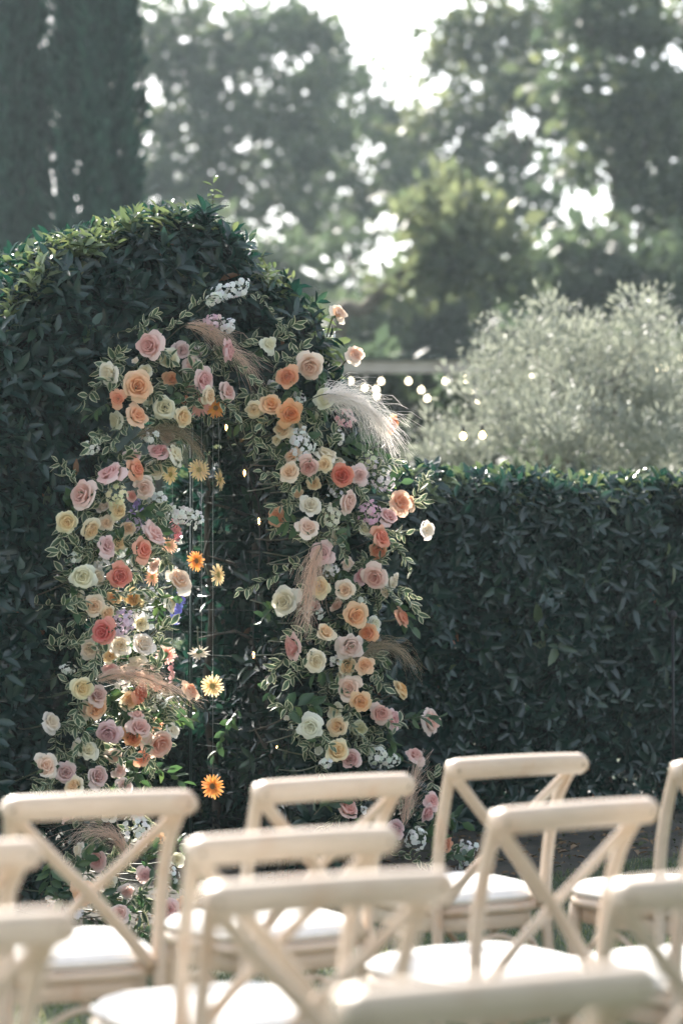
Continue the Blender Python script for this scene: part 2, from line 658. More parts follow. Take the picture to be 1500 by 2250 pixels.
def arch_top(t):
    t = np.asarray(t, float)
    hw = np.where(t > 0, .97, 1.04)
    q = np.clip(1 - np.abs(t / hw) ** 2.2, 0, 1)
    return 1.25 + 1.53 * np.sqrt(q) + .03 * np.sin(t * 9 + 1) + .02 * np.sin(t * 23)


def open_dist(t, z):
    """signed distance outside the arched opening (positive in the hedge)"""
    zz = np.maximum(z - (OPEN_TOP - OPEN_HW), 0)
    return np.sqrt((t - OPEN_C) ** 2 + zz ** 2) - OPEN_HW


def lowf(a, b):
    return .5 * np.sin(a * 7.1 + 1.3 * np.sin(b * 4.3)) + .5 * np.sin(b * 8.7 + 2.1 * np.sin(a * 5.7) + 1)


def in_view(p, margin=80):
    rel = p - CW
    dz = rel @ FW
    px = 750 + FPX * rel[:, 0] / dz
    py = 1125 - FPX * (rel @ UP) / dz
    return px, py, (px > -margin) & (px < 1500 + margin) & (py > -margin) & (py < 2250 + margin)


LEAF_MESH = []


def leaf_variants():
    for i, t in enumerate((.05, .15, .28, .42, .55, .8, .88, .93)):
        me = new_mesh('leaf_blade', LEAF_V * np.array((1, (.38, .44, .36, .42)[i % 4], 1)), LEAF_F, 'hedge_leaf', attrs={'tint': [t] * 8})
        LEAF_MESH.append((t, me))


def place_leaves(root, S, idx):
    """single leaves as parts"""
    pos, d, nn, L, W, T = S
    for i in idx:
        x = unit(d[i])
        y = unit(np.cross(nn[i], x))
        z = np.cross(x, y)
        me = min(LEAF_MESH, key=lambda q: abs(q[0] - T[i]))[1]
        o = link('leaf', me, root)
        mw = Matrix(((x[0], y[0], z[0], pos[i][0]), (x[1], y[1], z[1], pos[i][1]), (x[2], y[2], z[2], pos[i][2]), (0, 0, 0, 1)))
        o.matrix_basis = mw @ Matrix.Scale(float(L[i]) * 1.12, 4)


FLOWER_ZONE = lambda px, py: ((px > 70) & (px < 440) & (py > 690)) | ((px > 590) & (px < 960) & (py > 660)) | ((px > 280) & (px < 760) & (py > 600) & (py < 960))


def split_leaves(S, npart, score):
    """the npart best-scoring leaves and the rest"""
    order = np.argsort(-score)
    part = order[:npart]
    rest = order[npart:]
    return part, [q[rest] for q in S]


def to_world(t, w, z):
    return C0 + U * np.asarray(t)[:, None] - N * np.asarray(w)[:, None] + Z * np.asarray(z)[:, None]


def trunk(mb, base, top, r0, r1, wob=.03):
    base, top = np.asarray(base, float), np.asarray(top, float)
    pts = []
    for i in range(6):
        k = i / 5
        pts.append(base + (top - base) * k + np.append(rng.normal(size=2) * wob * math.sin(math.pi * k), 0))
    mb.tube(smooth_path(pts, 3), list(np.linspace(r0, r1, 16)), 7)


def build_arch_hedge():
    root = thing('arch_hedge', 'tall clipped dark green hedge shaped into a domed archway', 'hedge', C0)
    root.matrix_basis = Matrix.Identity(4)          # parts carry world coordinates
    n = 90000
    t = rng.uniform(-1.08, 1.0, n)
    z = rng.uniform(.12, 3.0, n)
    w = rng.uniform(-.06, DEPTH + .03, n)
    top = arch_top(t)
    h = 1e-2
    slope = (arch_top(t + h) - arch_top(t - h)) / (2 * h)
    cs = 1 / np.sqrt(1 + slope ** 2)
    d_top = (top - z) * cs
    d_front = w + .05 * lowf(t * 1.3, z * 1.3) + .035 * lowf(t * 3.1 + 2, z * 2.9)
    d_back = DEPTH - w
    d_in = open_dist(t, z)
    edge = np.minimum(d_front, d_top)
    round_ = .07 - np.hypot(np.clip(.07 - d_front, 0, None), np.clip(.07 - d_top, 0, None))     # soft upper edge
    dd = np.minimum.reduce([d_front, d_top, d_back, d_in])
    ok = (dd > 0) & ((edge > .07) | (round_ > 0)) & (d_in > .03)
    prob = np.where(d_top < .12, .9, np.where(d_front < .15, 1.0, np.where(d_in < .12, np.where(z < .8, .30, .10), np.where(d_back < .10, .35, .10))))
    low = (z < .45)
    prob = np.where(low, prob * .7, prob)
    keep = ok & (rng.random(n) < prob * .50)
    t, z, w, d_top, d_front, d_back, d_in, slope, cs = [q[keep] for q in (t, z, w, d_top, d_front, d_back, d_in, slope, cs)]
    pos = to_world(t, w, z)
    px, py, vis = in_view(pos, 150)
    k = vis | (rng.random(len(vis)) < .35)
    t, z, w, d_top, d_front, d_back, d_in, slope, cs, pos = [q[k] for q in (t, z, w, d_top, d_front, d_back, d_in, slope, cs, pos)]
    m = len(t)
    ntop = (U[None] * (-slope * cs)[:, None] + Z[None] * cs[:, None])
    vin = np.stack([t - OPEN_C, np.maximum(z - (OPEN_TOP - OPEN_HW), 0)], -1)
    vin = -unit(vin)
    nin = U[None] * vin[:, :1] + Z[None] * vin[:, 1:]
    wt = lambda d: np.exp(-np.clip(d, 0, None) / .07)[:, None]
    axis = N[None] * wt(d_front) + ntop * wt(d_top) * 1.3 - N[None] * wt(d_back) + nin * wt(d_in) + Z[None] * .45 + rng.normal(size=(m, 3)) * .12
    young = (d_top < .05) & (rng.random(m) < .22)
    S = shoots(pos, axis, per=6, L=.104, jitter=.38, tint0=.27, tint_s=.2, young=young)
    # tall single shoot on the crown and a few small ones breaking the outline
    tt = rng.uniform(-.85, .8, 130)
    pp = to_world(tt, rng.uniform(.0, .3, 130), arch_top(tt) - .012)
    S2 = shoots(pp, np.tile(Z, (130, 1)), per=7, L=.068, jitter=.25, tint0=.8, tint_s=.02, step=.014, young=np.ones(130, bool))
    S = [np.concatenate([a, b]) for a, b in zip(S, S2)]
    px, py, vis = in_view(S[0])
    depth_w = -((S[0] - C0) @ N)
    zz = S[0][:, 2]
    tz = arch_top((S[0] - C0) @ U) - zz
    inn = vis & ~FLOWER_ZONE(px, py) & (px > 5) & (px < 740) & (py < 1500)
    score = np.where(inn, S[3] * 6 - depth_w - .0 * zz + rng.random(len(px)) * .12, -9)
    part, rest = split_leaves(S, 300, score)
    place_leaves(root, S, part)
    v, f, ti = blades(*rest[:5], rest[5])
    o = link('foliage', new_mesh('foliage', v, f, 'hedge_leaf', attrs={'tint': ti}), root)
    o['kind'] = 'stuff'
    # trunks: each its own part
    spots = [(.62, .2, .03), (.66, .45, .05), (.74, .65, .02), (.64, .78, -.04), (.82, .25, .03), (-.50, .3, -.03), (-.52, .62, .02),
             (-.62, .2, .03), (-.75, .5, -.05), (-.88, .3, .04), (.9, .6, 0)]
    for i, (a, b, lean) in enumerate(spots):
        mb = MB()
        p = C0 + U * a - N * b
        g = float(ground_z(p[0], p[1]))
        trunk(mb, (p[0], p[1], g - .02), p + U * lean + N * .03 + Z * 1.9, .022 + .008 * (i % 3), .010)
        for j in range(5):
            z0 = .5 + .28 * j
            q = p + U * lean * z0 / 1.9 + Z * z0
            e = q + unit(rng.normal(size=3) + Z * 1.2) * .28
            mb.tube([q, (q + e) / 2 + rng.normal(size=3) * .02, e], [.009, .007, .003], 5)
        link('trunk', mb.mesh('trunk', 'hedge_bark'), root)
    # the tall shoot
    mb = MB()
    b = on_face(464, 492, -.06)
    e = on_face(468, 432, -.06)
    mb.tube(smooth_path([b, b + (e - b) * .5 + U * .003, e]), .0022, 5)
    link('stem', mb.mesh('shoot_stem', 'twig'), root)
    S3 = shoots(np.array([e - Z * .005]), np.array([Z]), per=7, L=.052, jitter=.02, young=np.array([True]))
    S4 = shoots(np.array([b + (e - b) * k for k in (.45, .6, .75)]), np.tile(Z, (3, 1)), per=4, L=.02, jitter=.1, young=np.ones(3, bool))
    S5 = [np.concatenate([a, b]) for a, b in zip(S3, S4)]
    place_leaves(root, S5, range(len(S5[0])))
    return root


SIDE_W = .62     # the low hedge stands this far behind the arch face


def build_side_hedge():
    root = thing('low_hedge', 'long clipped dark green hedge running from the archway to the picture edge', 'hedge')
    n = 75000
    t = rng.uniform(.80, 3.75, n)
    z = rng.uniform(.10, 1.95, n)
    w = rng.uniform(SIDE_W - .08, SIDE_W + .78, n)
    top = 1.80 + .018 * np.sin(t * 8) + .014 * np.sin(t * 21 + 1)
    d_top = top - z
    d_front = w - SIDE_W + .06 * lowf(t * 1.1 + 3, z * 1.2) + .04 * lowf(t * 2.7, z * 3.1 + 1)
    d_back = SIDE_W + .75 - w
    ok = np.minimum.reduce([d_top, d_front, d_back]) > 0
    rr = .09 - np.hypot(np.clip(.09 - d_front, 0, None), np.clip(.09 - d_top, 0, None))
    ok &= rr > 0
    dens = np.clip((z - .1) / .9, .30, 1)            # thinner towards the foot
    prob = np.where(d_top < .12, .95, np.where(d_front < .15, dens, np.where(d_back < .1, .3 * dens, .11)))
    keep = ok & (rng.random(n) < prob * .47)
    t, z, w, d_top, d_front, d_back = [q[keep] for q in (t, z, w, d_top, d_front, d_back)]
    pos = to_world(t, w, z)
    m = len(t)
    wt = lambda d: np.exp(-np.clip(d, 0, None) / .07)[:, None]
    axis = N[None] * wt(d_front) + Z[None] * wt(d_top) * 1.4 - N[None] * wt(d_back) + Z[None] * .15 + rng.normal(size=(m, 3)) * .1
    axis -= Z[None] * (.35 * (d_top > .25))[:, None]          # leaves on the face hang
    young = (d_top < .08) & (rng.random(m) < .40)  # pale new growth, its tint also carrying the sunlit band on top
    S = shoots(pos, axis, per=6, L=.106, jitter=.42, tint0=.25, tint_s=.2, young=young)
    px, py, vis = in_view(S[0])
    depth_w = -((S[0] - C0) @ N)
    inn = vis & (px > 880) & (px < 1495) & (py > 1015) & (py < 1800)
    score = np.where(inn, S[3] * 6 - depth_w + rng.random(len(px)) * .15, -9)
    part, rest = split_leaves(S, 300, score)
    place_leaves(root, S, part)
    v, f, ti = blades(*rest[:5], rest[5])
    o = link('foliage', new_mesh('foliage', v, f, 'hedge_leaf', attrs={'tint': ti}), root)
    o['kind'] = 'stuff'
    for i, (t0, w0, t1) in enumerate([(1.1, .95, 1.12), (1.42, .9, 1.72), (1.9, .98, 1.92), (2.22, .86, 2.3), (2.6, 1.0, 2.55), (2.62, .88, 2.7), (3.1, .95, 3.1), (3.4, .9, 3.5)]):
        mb = MB()
        p = C0 + U * t0 - N * w0
        e = C0 + U * t1 - N * (w0 - .06)
        g = float(ground_z(p[0], p[1]))
        trunk(mb, (p[0], p[1], g - .02), (e[0], e[1], 1.45), .022 + .006 * (i % 3), .010)
        for j in range(5):
            z0 = .45 + .2 * j
            q = p + (e - p) * z0 / 1.45 + Z * z0
            s = q + unit(rng.normal(size=3) + Z * 1.0) * .26
            mb.tube([q, (q + s) / 2, s], [.008, .006, .003], 5)
        link('trunk', mb.mesh('trunk', 'hedge_bark'), root)
    return root


def small_hedge(name, label, cx, cy, sx, sy, h, tint, seed_n=5200):
    root = thing(name, label, 'hedge')
    n = seed_n
    x = rng.uniform(-1, 1, n)
    y = rng.uniform(-1, 1, n)
    z = rng.uniform(.03, 1, n)
    d = np.minimum.reduce([(1 - np.abs(x)) * sx, (1 - np.abs(y)) * sy, (1 - z) * h])
    keep = (d < .10) | (rng.random(n) < .35)
    x, y, z = x[keep], y[keep], z[keep]
    pos = np.stack([cx + x * sx, cy + y * sy, z * h + ground_z(0, cy)], -1)
    axis = np.stack([x ** 5, y ** 5, z ** 4 + .3], -1)
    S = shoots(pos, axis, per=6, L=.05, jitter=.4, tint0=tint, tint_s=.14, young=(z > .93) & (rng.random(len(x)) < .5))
    v, f, ti = blades(*S[:5], S[5])
    o = link('foliage', new_mesh('foliage', v, f, 'hedge_leaf', attrs={'tint': ti}), root)
    o['kind'] = 'stuff'
    mb = MB()
    for k in (-.6, 0, .6):
        mb.tube([(cx + k * sx, cy, 0), (cx + k * sx, cy, h * .7 + .13)], [.02, .012], 6)
    link('trunk', mb.mesh('trunk', 'hedge_bark'), root)


# ------------------------------------------------------------------ background trees
def tree(name, label, blobs, d, base_px, mat_leaf, leaf=.38, dens=1.0, lean=None, group=None, tint=(.1, .9), trunk_r=.16, up=0.0, clump=.75, aspect=.55):
    """blobs: (px, py, rx_px, ry_px, weight) of the crown at depth d; trunk from base_px up to the crown, a limb to each blob"""
    root = thing(name, label, 'tree', group=group)
    s = FPX / d
    gx = (base_px - 750) / s
    gz = float(ground_z(gx, d))
    centers = []
    P, D, NN, LL, T = [], [], [], [], []
    for (px, py, rx, ry, wgt) in blobs:
        c = at(px, py, d)
        dd = rng.normal() * .4
        c = c + np.array((0, dd, 0))
        a, b = rx / s, ry / s
        centers.append(c)
        vol = a * b * a * 4.2
        nc = max(8, int(vol * 4.6 * dens * wgt * (.75 / clump) / clump ** 2 * .75))
        q = np.clip(rng.normal(size=(nc, 3)) * .56, -1.45, 1.45) * np.array([[a, min(a, 3.0), b]])
        for cc in q:
            m = rng.integers(26, 52)
            r = clump * rng.uniform(.55, 1.1)
            off = rnd_dir(m) * (rng.random((m, 1)) ** .5) * np.array([[r, r, r * .62]])
            P.append(c + cc + off)
            D.append(unit(off) + rng.normal(size=(m, 3)) * .8 + np.array([[0, 0, up]]))
            NN.append(rnd_dir(m) + np.array([[0, -.2, .5]]))
            LL.append(leaf * rng.uniform(.6, 1.3, m))
            tt = rng.uniform(*tint)
            T.append(np.clip(tt + rng.normal(size=m) * .1, 0, 1))
    P, D, NN, LL, T = [np.concatenate(q) for q in (P, D, NN, LL, T)]
    v, f, ti = blades(P, D, NN, LL, LL * aspect, T, CARD_V, CARD_F)
    o = link('crown', new_mesh('crown', v, f, mat_leaf, attrs={'tint': ti}), root)
    o['kind'] = 'stuff'
    mb = MB()
    base = np.array((gx, d, gz - .1))
    topc = max(centers, key=lambda c: c[2])
    cen = np.mean(centers, 0)
    if lean is None:
        path = smooth_path([base, base + (cen - base) * .35 + np.array((.15, .1, 0)), base + (cen - base) * .7 - np.array((.12, 0, 0)), topc], 5)
    else:
        path = smooth_path([base] + [at(x, y, d) for x, y in lean], 5)
    k = len(path)
    mb.tube(path, list(np.linspace(trunk_r, trunk_r * .2, k)), 8)
    link('trunk', mb.mesh('trunk', 'bark'), root)
    for c in centers:
        j = int(np.argmin([np.linalg.norm(p - c) + max(0, p[2] - c[2]) * 2 for p in path]))
        p0 = path[max(1, j - 2)]
        mb = MB()
        mid = (p0 + c) / 2 + np.array((0, 0, -.12))
        mb.tube(smooth_path([p0, mid, c], 4), list(np.linspace(trunk_r * .45, trunk_r * .12, 9)), 6)
        link('limb', mb.mesh('limb', 'bark'), root)
    return root


def cypress(name, label, px, d, half_px, top_z, seed):
    root = thing(name, label, 'tree', group='columnar cypresses beyond the hedge')
    s = FPX / d
    cx = (px - 750) / s
    hw = half_px / s
    n = 30000
    z = rng.uniform(.3, top_z, n)
    prof = np.clip(np.minimum(1, (z - .2) / 1.2), 0, 1) * np.sqrt(np.clip(1 - (z / top_z) ** 3.2, .004, 1))
    th = rng.uniform(0, 2 * np.pi, n)
    ridge = 1 + .26 * np.sin(th * 7 + np.sin(z * .8 + seed) * 2) + .07 * np.sin(th * 13 + z * .6) + .05 * np.sin(z * 2.6 + th * 3)
    rr = hw * prof * ridge * (1 - .22 * rng.random(n) ** 2)
    pos = np.stack([cx + rr * np.cos(th), d + rr * np.sin(th), z], -1)
    radial = np.stack([np.cos(th), np.sin(th), np.zeros(n)], -1)
    D = Z[None] * 1.3 + radial * .45 + rng.normal(size=(n, 3)) * .3
    L = rng.uniform(.12, .26, n)
    tint = np.clip(.4 + rng.normal(size=n) * .3 + .15 * np.sin(th * 19 + z), 0, 1)
    v, f, ti = blades(pos, D, radial + rng.normal(size=(n, 3)) * .5, L, L * .42, tint, CARD_V, CARD_F)
    o = link('crown', new_mesh('crown', v, f, 'cypress_leaf', attrs={'tint': ti}), root)
    o['kind'] = 'stuff'
    mb = MB()
    mb.tube([(cx, d, -.1), (cx, d, top_z * .5), (cx, d, top_z * .92)], [.16, .12, .03], 8)
    link('trunk', mb.mesh('trunk', 'bark'), root)


def build_background():
    cypress('cypress_tree', 'broad dark columnar cypress towering behind the dome of the archway', 205, 32, 92, 12.6, 0)
    cypress('cypress_tree', 'narrower dark columnar cypress cut off by the upper left picture edge', 30, 33, 66, 12.2, 2)
    g = 'leafy trees beyond the garden'
    tree('leafy_tree', 'large grey-green tree with loose crown just right of the cypresses', [(560, 60, 90, 60, .5), (690, 80, 60, 70, .45), (330, 90, 60, 60, .4), (380, 30, 70, 40, .3), (410, 130, 110, 90, .8), (500, 90, 90, 70, .6), (620, 180, 120, 130, 1.1), (650, 60, 60, 60, .5),
          (380, 300, 80, 60, .5), (560, 330, 150, 110, 1.0), (400, 460, 120, 80, .8), (640, 470, 120, 90, .9), (335, 190, 60, 90, .6), (480, 210, 90, 80, .8), (330, 400, 60, 60, .7), (470, 400, 90, 60, .8), (700, 320, 70, 90, .8)], 66, 520, 'tree_leaf', group=g, tint=(.1, .8), dens=.37)
    tree('leafy_tree', 'lower grey-green tree under the open sky at the picture middle', [(740, 230, 80, 110, .9), (830, 270, 60, 70, .5), (780, 400, 110, 80, .55), (720, 520, 90, 90, .8), (870, 390, 70, 60, .4), (890, 300, 50, 50, .45), (940, 380, 60, 60, .5), (690, 420, 60, 60, .7)],
         72, 735, 'tree_leaf', group=g, tint=(.2, .9), dens=.40)
    tree('leafy_tree', 'tall green tree with stepped crown right of the open sky', [(985, 140, 50, 70, .45), (1265, 40, 60, 60, .6), (1090, 50, 60, 40, .5), (1240, 270, 70, 60, .5), (1050, 110, 75, 55, .8), (1130, 200, 110, 90, 1.0), (1190, 60, 70, 70, .8), (1010, 250, 60, 60, .5), (1110, 340, 120, 80, .8),
          (960, 300, 60, 50, .4), (1000, 420, 90, 60, .5), (1140, 460, 100, 70, .6), (940, 470, 50, 40, .3)], 60, 1150, 'tree_leaf', group=g, tint=(.3, 1), dens=.44)
    tree('leafy_tree', 'dense dark green tree filling the upper right corner', [(1400, 80, 130, 110, 1.1), (1440, 220, 110, 110, 1.2), (1290, 180, 70, 70, .6), (1330, 330, 100, 70, .8), (1470, 350, 100, 80, .9), (1290, 60, 60, 50, .5),
          (1400, 430, 130, 60, .7), (1480, 480, 70, 60, .8)], 46, 1390, 'tree_leaf', group=g, tint=(.15, .85), dens=.58)
    tree('leafy_tree', 'spreading tree with bare trunk leaning right below the sky gap', [(1000, 500, 60, 36, .5), (1060, 560, 70, 44, .5), (960, 590, 50, 30, .4), (990, 440, 50, 36, .4)],
         38, 690, 'tree_leaf', group=g, lean=[(738, 745), (800, 680), (880, 600), (935, 525), (1000, 470)], tint=(.6, 1), dens=.2, trunk_r=.16)
    g2 = 'bushes behind the olive'
    bl = [('bushy_tree', 'dark bushy tree behind the olive at the right picture edge', [(1390, 620, 120, 90, 1.2), (1250, 640, 110, 80, 1.1), (1480, 560, 80, 80, 1.0), (1300, 560, 90, 60, .7), (1400, 740, 140, 70, 1.0)], 41, 1390, (.05, .5)),
          ('bushy_tree', 'olive-green bushy tree behind the leaning trunk', [(900, 710, 120, 60, 1.2), (1040, 680, 120, 80, 1.2), (780, 720, 90, 60, .9), (1120, 610, 90, 60, .8), (960, 640, 70, 50, .8), (860, 790, 180, 40, 1.1), (1050, 790, 130, 60, 1.1)], 46, 950, (.2, .7)),
          ('bushy_tree', 'dull green bushy tree between cypress and archway dome', [(480, 590, 130, 70, 1.1), (640, 600, 110, 80, 1.1), (340, 560, 90, 60, 1.0), (560, 690, 150, 60, 1), (700, 690, 80, 60, 1.0)], 52, 500, (.1, .6)),
          ('bushy_tree', 'bushy tree glimpsed through the archway, sunlight put into its pale leaf tint', [(340, 960, 120, 80, 1.3), (430, 1040, 90, 60, 1.0), (330, 1120, 110, 90, 1.3), (420, 1180, 90, 60, 1.0)], 34, 350, (.9, 1)),  # palest leaf tints stand in for sunlight in the gap
          ('bushy_tree', 'dull bushy tree standing behind the middle of the olive bush', [(1150, 860, 130, 70, 1.2), (1300, 870, 150, 80, 1.2), (1200, 960, 170, 70, 1.2), (1080, 980, 110, 60, 1.2)], 38, 1200, (.3, .8)),
          ('bushy_tree', 'dull bushy tree behind the olive bush by the right picture edge', [(1440, 860, 120, 80, 1.2), (1380, 960, 140, 70, 1.2), (1500, 960, 100, 70, 1.2)], 36, 1420, (.2, .7)),
          ('bushy_tree', 'bushy tree under the pale pavilion edge, tinted dark for the shaded interior', [(820, 900, 120, 70, 1.3), (950, 930, 120, 70, 1.3), (860, 1000, 150, 60, 1.3), (1010, 1010, 120, 60, 1.3)], 30.5, 900, (0, .35))]  # darkest leaf tints stand in for shade inside the pavilion
    for nm, lb, bb, d, bx, ti in bl:
        tree(nm, lb, bb, d, bx, 'tree_leaf', group=g2, tint=ti, dens=.8, trunk_r=.16, leaf=.36, clump=.72)
    tree('olive_tree', 'silvery grey olive bush with upright shoots rising behind the low hedge',
         [(1190, 850, 130, 70, .9), (1330, 840, 140, 80, .9), (1460, 880, 110, 110, .9), (1080, 920, 110, 70, .8), (1230, 950, 190, 70, 1.0), (1000, 975, 100, 50, .7), (1400, 970, 140, 70, 1.0), (940, 1000, 60, 36, .5),
          (1160, 770, 44, 60, .5), (1110, 800, 30, 70, .4), (1240, 750, 40, 60, .5), (1300, 755, 60, 40, .5), (1430, 720, 22, 70, .6), (1390, 740, 24, 60, .5), (1200, 725, 22, 55, .5), (1340, 735, 26, 50, .5), (1480, 760, 40, 60, .5), (1060, 830, 26, 60, .35)],
         17.5, 1280, 'olive_leaf', leaf=.07, dens=1.25, tint=(.3, .9), trunk_r=.03, up=1.1, clump=.24, aspect=.26)
    # pavilion: pale fascia on posts under a shallow roof
    root = thing('garden_pavilion', 'low pavilion with pale weathered roof edge behind the string lights', 'pavilion')
    d = 27.0
    y0 = 806
    zc = at(900, y0, d)[2]
    x0, x1 = at(560, y0, d)[0], at(1330, y0, d)[0]
    mb = MB()
    mb.box((x0, d - .03, zc - .07), (x1, d + .03, zc + .07))
    link('fascia', mb.mesh('fascia', 'fascia', False), root)
    mb = MB()
    mb.add([(x0 - .1, d - .1, zc + .075), (x1 + .1, d - .1, zc + .075), (x1 + .1, d + 3, zc + .30), (x0 - .1, d + 3, zc + .30),
            (x0 - .1, d - .1, zc + .10), (x1 + .1, d - .1, zc + .10), (x1 + .1, d + 3, zc + .34), (x0 - .1, d + 3, zc + .34)],
           [(0, 3, 2, 1), (4, 5, 6, 7), (0, 1, 5, 4), (1, 2, 6, 5), (2, 3, 7, 6), (3, 0, 4, 7)])
    link('roof', mb.mesh('roof', 'dark_wall', False), root)
    for x in (x0 + .1, x1 - .1):
        for yy in (d + .1, d + 2.8):
            mb = MB()
            mb.box((x - .07, yy - .07, 0), (x + .07, yy + .07, zc + (.06 if yy < d + 1 else .27)))
            link('post', mb.mesh('post', 'dark_wall', False), root)
    # string lights hung under the pavilion edge and across to the olive
    bulbs = {'white': [(770, 838), (801, 853), (837, 838), (826, 856), (827, 870), (897, 838), (925, 857), (938, 876), (978, 838), (1041, 860), (1050, 885), (1024, 834), (1168, 830), (1445, 808), (1464, 815), (1494, 787)],
             'yellow': [(1017, 959), (1059, 957)]}
    for kind, lst in bulbs.items():
        lab = 'string of round warm white bulbs glowing beneath the pavilion edge' if kind == 'white' else 'pair of round yellow bulbs glowing low before the olive bush'
        rt = thing('string_lights', lab, 'string lights')
        dd = 24.5 if kind == 'white' else 16.2
        lst = sorted(lst)
        zc_ = [at(x, y, dd) for x, y in lst]
        strand = [at(x, y, dd) + Z * .07 for x, y in lst]
        mb = MB()
        ends = [strand[0] - np.array((1.2, 0, -.35))] + strand + [strand[-1] + np.array((1.0, 0, .35))]
        mb.tube(ends, .003, 5)
        link('cable', mb.mesh('cable', 'cable'), rt)
        for p in zc_:
            mb = MB()
            r = .020 if kind == 'white' else .018
            mb.lathe([(.004, r * 1.5)] + [(r * math.sin(a), r * math.cos(a)) for a in np.linspace(.5, math.pi - .02, 7)], 10)
            b = link('bulb', mb.mesh('bulb', 'bulb_far' if kind == 'white' else 'bulb_yellow'), rt, loc=tuple(p))
            mb = MB()
            mb.lathe([(.001, r * 1.45), (.012, r * 1.45), (.013, .07), (.001, .072)], 8)
            link('socket', mb.mesh('socket', 'cable'), b)


def build_wire_panel():
    """welded mesh on the right inner wall of the tunnel"""
    root = thing('wire_mesh_panel', 'dark green welded wire grid lining the inside of the archway', 'wire mesh')
    t = OPEN_C + OPEN_HW - .035
    def pt(w, z):
        p = C0 + U * t - N * w
        return np.array((p[0], p[1], z))
    g = .06
    for i in range(9):
        w = .02 + .1 * i
        mb = MB()
        mb.tube([pt(w, g), pt(w, 1.0), pt(w, 2.0 - .02 * abs(i - 4))], .0014 if i not in (0, 8) else .0030, 5)
        link('vertical_wire', mb.mesh('wire', 'wire'), root)
    for j in range(20):
        z = g + .05 + .1 * j
        mb = MB()
        mb.tube([pt(.0, z), pt(.84, z)], .0013, 5)
        link('horizontal_wire', mb.mesh('wire', 'wire'), root)
    mb = MB()
    mb.tube([pt(.80, -.02), pt(.80, 2.02)], .0060, 8)
    link('post', mb.mesh('post', 'post'), root)


build_ground()
leaf_variants()
build_arch_hedge()
build_side_hedge()
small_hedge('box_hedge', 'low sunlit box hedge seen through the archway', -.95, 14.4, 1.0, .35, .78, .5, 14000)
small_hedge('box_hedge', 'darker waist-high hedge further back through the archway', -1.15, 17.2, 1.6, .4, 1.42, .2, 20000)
small_hedge('leafy_shrub', 'low leafy shrub growing just behind the archway floor', -.80, 11.2, .42, .22, .62, .45, 5000)
build_background()
build_wire_panel()


# ------------------------------------------------------------------ flowers
def grid_mesh(nu, nv, fn):
    v, rim = [], []
    for j in range(nv):
        for i in range(nu):
            u = -1 + 2 * i / (nu - 1)
            w = j / (nv - 1)
            v.append(fn(u, w))
            rim.append(w ** 2 * .7 + .3 * abs(u) * w)
    f = [(j * nu + i, j * nu + i + 1, (j + 1) * nu + i + 1, (j + 1) * nu + i) for j in range(nv - 1) for i in range(nu - 1)]
    return v, f, rim


def rose_petal(phi, r_top, h_top, span, curl, point, twist, base=-.78, bulge=.12, rg=random):
    ru, rv = rg.uniform(-.05, .05), rg.uniform(0, 6)
    def fn(u, v):
        wid = math.sin(min(1.0, v * 1.05) * math.pi * .60) ** .75 * (1 - .30 * max(0, v - .72) / .28 * abs(u))
        ang = phi + u * span * wid + twist * v
        vv = min(1.0, v / .78)
        r = .05 + (r_top - .05) * vv ** .62 + bulge * r_top * math.sin(math.pi * vv)
        z = base + (h_top - base) * vv ** 1.05
        tip = max(0.0, v - .70) / .30
        r += curl * tip ** 1.3 * (1 + .5 * u * ru)
        z -= curl * .55 * tip ** 2.2
        pt = math.exp(-(u / .42) ** 2) * point * tip
        r += pt
        z -= .16 * abs(u) ** 2.2 * v * (h_top - base) * .8
        wave = .035 * r_top * math.sin(u * 4 + rv) * v * v
        r += wave
        z += wave * .6
        return (r * math.cos(ang), r * math.sin(ang), z)
    return fn


ROSE = []


def build_rose_meshes():
    for var in range(5):
        rg = random.Random(40 + var)
        hv, hf, hr = [], [], []
        n = (10, 11, 9, 11, 10)[var]
        op = (1.0, .92, 1.06, .85, 1.0)[var]
        cx = rg.uniform(-.05, .05)
        for i in range(n):
            k = i / (n - 1)
            fn = rose_petal(i * 2.4 + rg.uniform(-.2, .2), (.07 + .52 * k ** 1.0) * op, .40 - .22 * k + rg.uniform(-.05, .05), 1.5 - .55 * k, .04 + .12 * k, .05 * k, .3 * (1 - k), rg=rg)
            v, f, r = grid_mesh(6, 6, fn)
            b = len(hv)
            hv += [(p[0] + cx * (p[2] + .78), p[1], p[2]) for p in v]
            hf += [tuple(q + b for q in ff) for ff in f]
            hr += r
        heart = new_mesh('rose_heart', hv, hf, 'petal', attrs={'rim': hr})
        outer = []
        for ring, (cnt, rt, ht, cu) in enumerate(((5, .74, .10, .18), (5, .92, -.12, .30))):
            for i in range(cnt):
                fn = rose_petal(i * 2 * math.pi / cnt + ring * .6 + rg.uniform(-.2, .2), rt * op * rg.uniform(.92, 1.06), ht + rg.uniform(-.16, .10), .92 - .10 * ring, cu * rg.uniform(.4, 1.5),
                                rg.uniform(.06, .30), rg.uniform(-.1, .1), rg=rg)
                v, f, r = grid_mesh(6, 6, fn)
                outer.append(new_mesh('rose_petal', v, f, 'petal', attrs={'rim': r}))
        ROSE.append((heart, outer))


